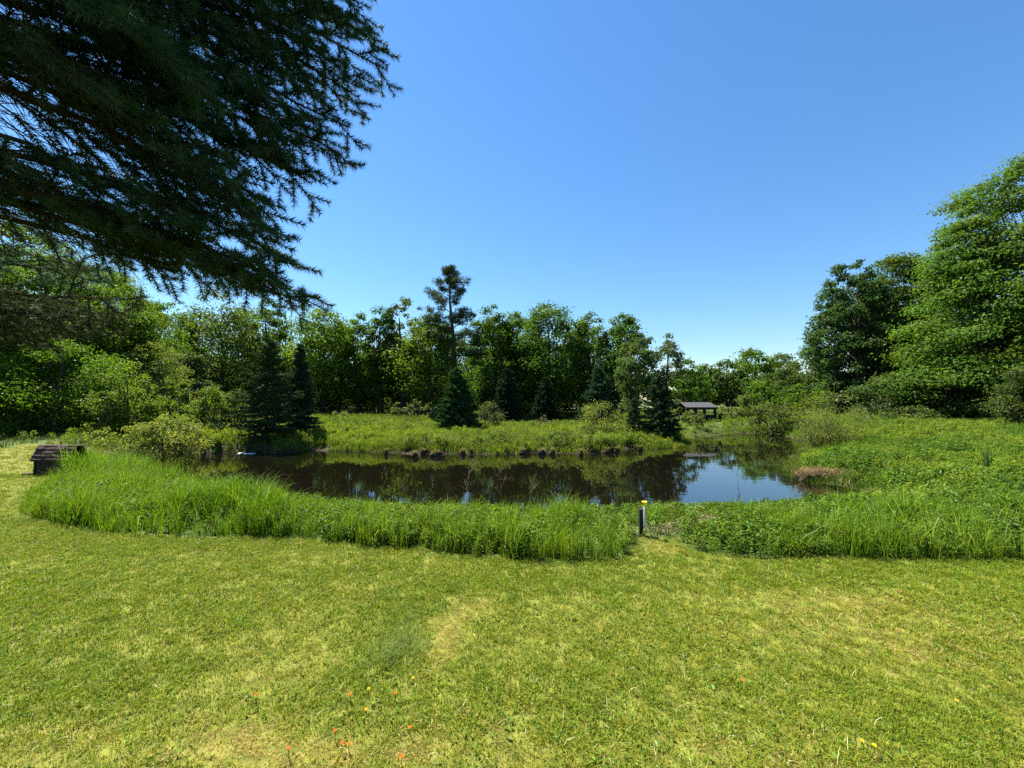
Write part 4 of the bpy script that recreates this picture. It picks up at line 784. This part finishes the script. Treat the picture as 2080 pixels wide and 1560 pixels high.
# ------------------------------------------------------------------ small wooden hut
def hut():
    c = gnd(107, 966, 0); Y = c[1]; k = Y / F; g = float(height(c[0], Y)); W = 68 * k; zr = at(107, 908, Y)[2] - g; ze = at(107, 935, Y)[2] - g
    root = empty('wooden_hut', (c[0], Y + .12, g), 'small dark brown wooden hut with a shingled roof beside the tall grass on the left', 'hut')
    mb = MB(); nb = 7
    for i in range(nb):   # upright boards of the front
        o = MB().box((-W / 2 + W / nb * (i + .5), -.13 + .004 * (i % 2), ze * .5), (W / nb - .006, .02, ze + .02), bev=.003).build('board', M_DKWOOD, root)
    for sx in (-1, 1):
        for j in range(3): MB().box((sx * (W / 2 - .012), -.08 + .08 * j, ze * .5 + (.03 if j == 1 else 0)), (.02, .074, ze + (.06 if j == 1 else 0)), bev=.003).build('board', M_DKWOOD, root)
    for i in range(4): MB().box((-W / 2 + W / 4 * (i + .5), +.135, ze * .5), (W / 4 - .006, .02, ze + .02), bev=.003).build('board', M_DKWOOD, root)
    for sx in (-1, 1):
        for yy in (-.138, .142): MB().box((sx * (W / 2 + .006), yy, ze * .5), (.035, .035, ze + .03), bev=.004).build('corner_post', M_DKWOOD, root)
    MB().box((0, 0, .015), (W + .12, .34, .03), bev=.004).build('base_board', M_DKWOOD, root)
    MB().box((-W / 2 - .09, -.19, .035), (.16, .09, .05), .1, bev=.006).build('foot_board', M_DKWOOD, root)
    rr = np.random.default_rng(12); rw = 80 * k
    for sd in (-1, 1):
        roof = MB(); yb, yt = sd * .19 + .0, sd * .05; tl = math.atan2(zr - ze, .14) * (-sd); ln = math.hypot(zr - ze, .14)
        roof.box((0, (yb + yt) / 2, (zr + ze) / 2 - .012), (rw - .03, ln, .016), 0, tilt=tl); ro = roof.build('roof', M_DKWOOD, root)
        for row in range(4):
            q = (row + .5) / 4; yy = yb + (yt - yb) * q; zz = ze + (zr - ze) * q; x = -rw / 2; 
            while x < rw / 2 - .03:
                w = min(rr.uniform(.17, .26), rw / 2 - x)
                if rw / 2 - x - w < .06: w = rw / 2 - x
                tone = rr.uniform(.7, 1.5)
                MB().box((x + w / 2, yy + rr.normal() * .004, zz + .018 + rr.uniform(0, .006)), (w - .006, ln / 4 * 1.35, .026), rr.normal() * .02, (tone, tone * rr.uniform(.85, 1.0), tone * rr.uniform(.85, 1)), tilt=tl * .80, bev=.006).build('shingle', M_SHINGLE, ro); x += w
    MB().box((0, 0, zr + .012), (rw, .13, .03), bev=.008, col=(.8, .7, .7)).build('ridge_board', M_SHINGLE, root)
hut()
# ------------------------------------------------------------------ open picnic shelter and rails
def shelter():
    Y = 26.2; k = Y / F; c = at(1424, 862, Y); g = float(height(c[0], Y)); W = 58 * k; D = 1.5
    ze = at(1424, 829.5, Y)[2] - g; zr = at(1424, 819.5, Y + .4)[2] - g; zw_ = at(1424, 844, Y)[2] - g
    root = empty('picnic_shelter', (c[0], Y + D / 2, g), 'small dark open shelter with a grey roof across the pond', 'shelter')
    for x in (-W / 2, -W / 2 + 19 * k, W / 2 - 21 * k, W / 2):
        for y in (-D / 2, D / 2):
            if y > 0 and abs(x) < W / 2 - .05 and x < 0: continue
            MB().box((x, y, ze / 2), (.13, .13, ze), bev=.01).build('post', M_DKWOOD, root)
    for y in (-D / 2 - .02, D / 2 + .02):
        for j in range(4): MB().box((0, y, .06 + (zw_ - .06) * (j + .5) / 4), (W + .1, .04, (zw_ - .06) / 4 - .01), bev=.004).build('board', M_DKWOOD, root)
        MB().box((0, y, zw_ + .03), (W + .16, .10, .05), bev=.006).build('rail', M_DKWOOD, root)
        MB().box((0, y, ze - .02), (W + .1, .10, .12), bev=.006).build('beam', M_DKWOOD, root)
    for x in (-W / 2 - .02, W / 2 + .02):
        for j in range(4): MB().box((x, 0, .06 + (zw_ - .06) * (j + .5) / 4), (.04, D - .1, (zw_ - .06) / 4 - .01), bev=.004).build('board', M_DKWOOD, root)
    MB().box((0, 0, .05), (W, D, .06)).build('floor', M_DKWOOD, root)
    for sd in (-1, 1):
        tl = math.atan2(zr - ze, D / 2 + .2) * (-sd); ln = math.hypot(zr - ze, D / 2 + .2)
        ro = MB().box((0, sd * (D / 2 + .2) / 2, (zr + ze) / 2 + .06), (W + .18, ln + .02, .05), tilt=tl, bev=.01).build('roof', M_ROOF, root)
        MB().box((0, sd * (D / 2 + .2), ze + .03), (W + .18, .03, .10), bev=.004).build('fascia', M_DKWOOD, ro)
    for sd, L, lb in ((1, 20 * k, 'low dark rail running right from the picnic shelter'), (-1, 14 * k, 'low dark rail running left from the picnic shelter')):
        x0 = c[0] + sd * (W / 2 + .1); rt = empty('railing', (x0, Y - .05, float(height(x0, Y))), lb, 'railing', 'rails beside the picnic shelter')
        MB().box((sd * L / 2, 0, zw_ + .03), (L, .07, .05), bev=.006).build('rail', M_DKWOOD, rt); MB().box((sd * L / 2, 0, zw_ - .16), (L, .05, .05), bev=.006).build('rail', M_DKWOOD, rt)
        for q in (.5, 1.0): MB().box((sd * (L * q - .04), .02, zw_ / 2), (.08, .07, zw_ + .1), bev=.006).build('post', M_DKWOOD, rt)
shelter()
# ------------------------------------------------------------------ rain gauge on its post
def gauge():
    c = gnd(1306, 1090, 0); Y = c[1]; g = float(height(c[0], Y)); k = Y / F; z = lambda py: at(1306, py, Y)[2] - g
    root = empty('rain_gauge', (c[0], Y, g), 'black garden post carrying a clear rain gauge with a yellow top', 'rain gauge')
    ph = z(1035); MB().box((-.004, .025, ph / 2 - .03), (10.5 * k, .05, ph + .06), bev=.004).build('post', M_DKWOOD, root)
    zt, zb = z(1024), z(1075); x0 = 2.5 * k; yt = -.028
    tb = MB(); q = np.linspace(0, 1, 2); r0 = 2.6 * k
    tb.tube(np.array([[x0, yt, zb], [x0, yt, zb + .008], [x0, yt, zt]]), [r0 * .9, r0, r0], 14, cap=True); tube = tb.build('tube', M_CLEAR, root, True)
    mk = MB()
    for i in range(12):
        zz = zb + .03 + (zt - zb - .07) * i / 11; mk.box((x0 + r0 * .35, yt - r0 * 1.02, zz), (r0 * (.7 if i % 2 == 0 else .4), .0015, .0022))
    mk.build('scale', M_WHITE, tube)
    MB().tube(np.array([[x0, yt, zb - .012], [x0, yt, zb + .012]]), r0 * 1.12, 14).build('end_cap', mat_plain('amber_plastic', (.35, .22, .05), .4), tube, True)
    fn = MB(); zf = z(1025); pr = [(0, 2.7), (.012, 2.8), (.024, 3.4), (.034, 4.8), (.047, 5.2), (.050, 5.2), (.050, 4.7), (.036, 4.2), (.026, 2.6)]
    fn.tube(np.array([[x0, yt, zf - .006 + a] for a, b in pr]) + np.array([[0, 0, 1e-4 * i] for i in range(len(pr))]), [b * k for a, b in pr], 18, cap=False)
    # the profile folds back inside, so rebuild it as a plain lathe
    fn = MB(); ka = 18; ang = np.arange(ka) * 2 * math.pi / ka; V = []; T = []
    for a, b in pr: V += [(x0 + b * k * math.cos(t), yt + b * k * math.sin(t), zf - .006 + a) for t in ang]
    for i in range(len(pr) - 1):
        for j in range(ka):
            a, b = i * ka + j, i * ka + (j + 1) % ka; T += [(a, b, b + ka), (a, b + ka, a + ka)]
    fn.add(V, T).build('funnel', M_YELLOW, root, True)
    for zz in (zt - .05, zb + .05): MB().box((x0, yt + .006, zz), (r0 * 2.4, .03, .012), bev=.003).build('bracket', mat_plain('grey_metal', (.3, .3, .3), .4, Metallic=.8), root)
gauge()
# ------------------------------------------------------------------ dried weed stalks in front of the water
ST = 'dried weed stalks against the water'
for px, top, base, Y, sp, lv, nb, sd, lb in [(950, 940, 1045, 5.6, 60, 3, 7, 1, 'leaning branched dry stalk with curled seed heads, left of the two others at the centre'), (1020, 948, 1045, 5.8, 46, 3, 6, 2, 'upright branched dry stalk, middle one in front of the centre of the pond'), (1079, 965, 1045, 5.9, 40, 2, 6, 3, 'forked dry stalk, rightmost in front of the centre of the pond'),
                                            (1502, 965, 1045, 5.4, 16, 2, 4, 4, 'thin dark dry stalk standing before the sky reflection'), (712, 950, 1030, 5.9, 14, 2, 3, 5, 'thin grass like stalk before the dark water at the left'), (540, 945, 1000, 6.4, 10, 2, 3, 6, 'single thin stalk before the water near the left end of the near bank'), (1245, 985, 1045, 5.6, 14, 2, 3, 7, 'small dry stalk just left of the rain gauge')]:
    bare_tree('dry_stalk', lb, 'dry stalk', px, top, base, Y, sp, 500 + sd, lv, M_STALK if sd != 4 else M_TWIG, ST, .0055, nb)
# reed clump in the meadow
def reeds():
    r = np.random.default_rng(31); c = at(2008, 1005, 8.2); g = float(height(c[0], c[1])); root = empty('reed_clump', (c[0], c[1], g), 'upright dark green reed clump rising from the weeds at the right', 'reeds'); n = 26
    v, t, cc = blades(np.stack([r.normal(size=n) * .035, r.normal(size=n) * .035, np.zeros(n)], 1), r.uniform(.4, .78, n), .018, np.abs(r.normal(.12, .2, n)), r.random(n) * 6.283, jitter_col((.06, .12, .03), n, .25, .1, r), 5, r, 1.4)
    link('leaf_blades', tri_mesh('leaf_blades', v, t, M_GRASS, cc), root)['kind'] = 'stuff'
reeds()
# ------------------------------------------------------------------ hawkweed flowers in the lawn
OR = (.62, .15, .015); YE = (.66, .42, .015)
flowers = [(520, 1410, OR, 'orange flower farthest left, apart from the others'), (586, 1520, OR, 'orange flower low at the left among dry turf'), (680, 1484, OR, 'orange flower above the pair near the bottom'), (694, 1509, OR, 'left orange flower of the close pair near the bottom'), (708, 1511, OR, 'right orange flower of the close pair near the bottom'),
           (815, 1536, OR, 'orange flower nearest the camera'), (833, 1477, OR, 'orange flower right of the three near the bottom'), (711, 1410, OR, 'orange flower below the worn hollow, at the left'), (749, 1399, YE, 'yellow flower below the worn hollow, between two orange ones'), (803, 1408, OR, 'orange flower below the worn hollow, at the right'), (839, 1377, YE, 'yellow orange flower at the edge of the worn hollow'), (744, 1441, YE, 'small yellow flower under the row below the hollow'),
           (1508, 1381, OR, 'orange flower alone in the right half of the lawn'), (1752, 1505, YE, 'left yellow orange flower of the pair low at the right'), (1776, 1514, YE, 'right yellow orange flower of the pair low at the right'), (1943, 1424, YE, 'yellow flower lying flat near the right edge of the lawn')]
for i, (px, py, c, lb) in enumerate(flowers):
    r = np.random.default_rng(700 + i); zf = .055; p = gnd(px, py, zf); g = float(height(p[0], p[1])); root = empty('hawkweed_flower', (p[0], p[1], g), lb, 'flower', 'small flowers in the lawn')
    MB().tube(np.array([[.004, 0, 0], [.002, 0, zf * .5], [0, 0, zf]]), .0014, 5, (.05, .09, .025)).build('stem', M_LAWN, root)
    n = 30; a = np.arange(n) * 2.4; q = .0015 + .0048 * (np.arange(n) / n); d = np.stack([np.cos(a), np.sin(a), .25 + 0 * a], 1)
    s = .74 + .2 * r.random(); v, t, cc = leaves(np.stack([q * np.cos(a), q * np.sin(a), zf + .004 - .003 * np.arange(n) / n], 1), np.stack([-.2 * np.cos(a), -.2 * np.sin(a) - .35, 1 + 0 * a], 1), .011 * s, .0045 * s, jitter_col(c, n, .2, .1, r), r, .1, d)
    link('petals', tri_mesh('petals', v, t, M_FLOWER, cc), root)
print('TRIS', sum(len(o.data.polygons) for o in SC.objects if o.type == 'MESH'))
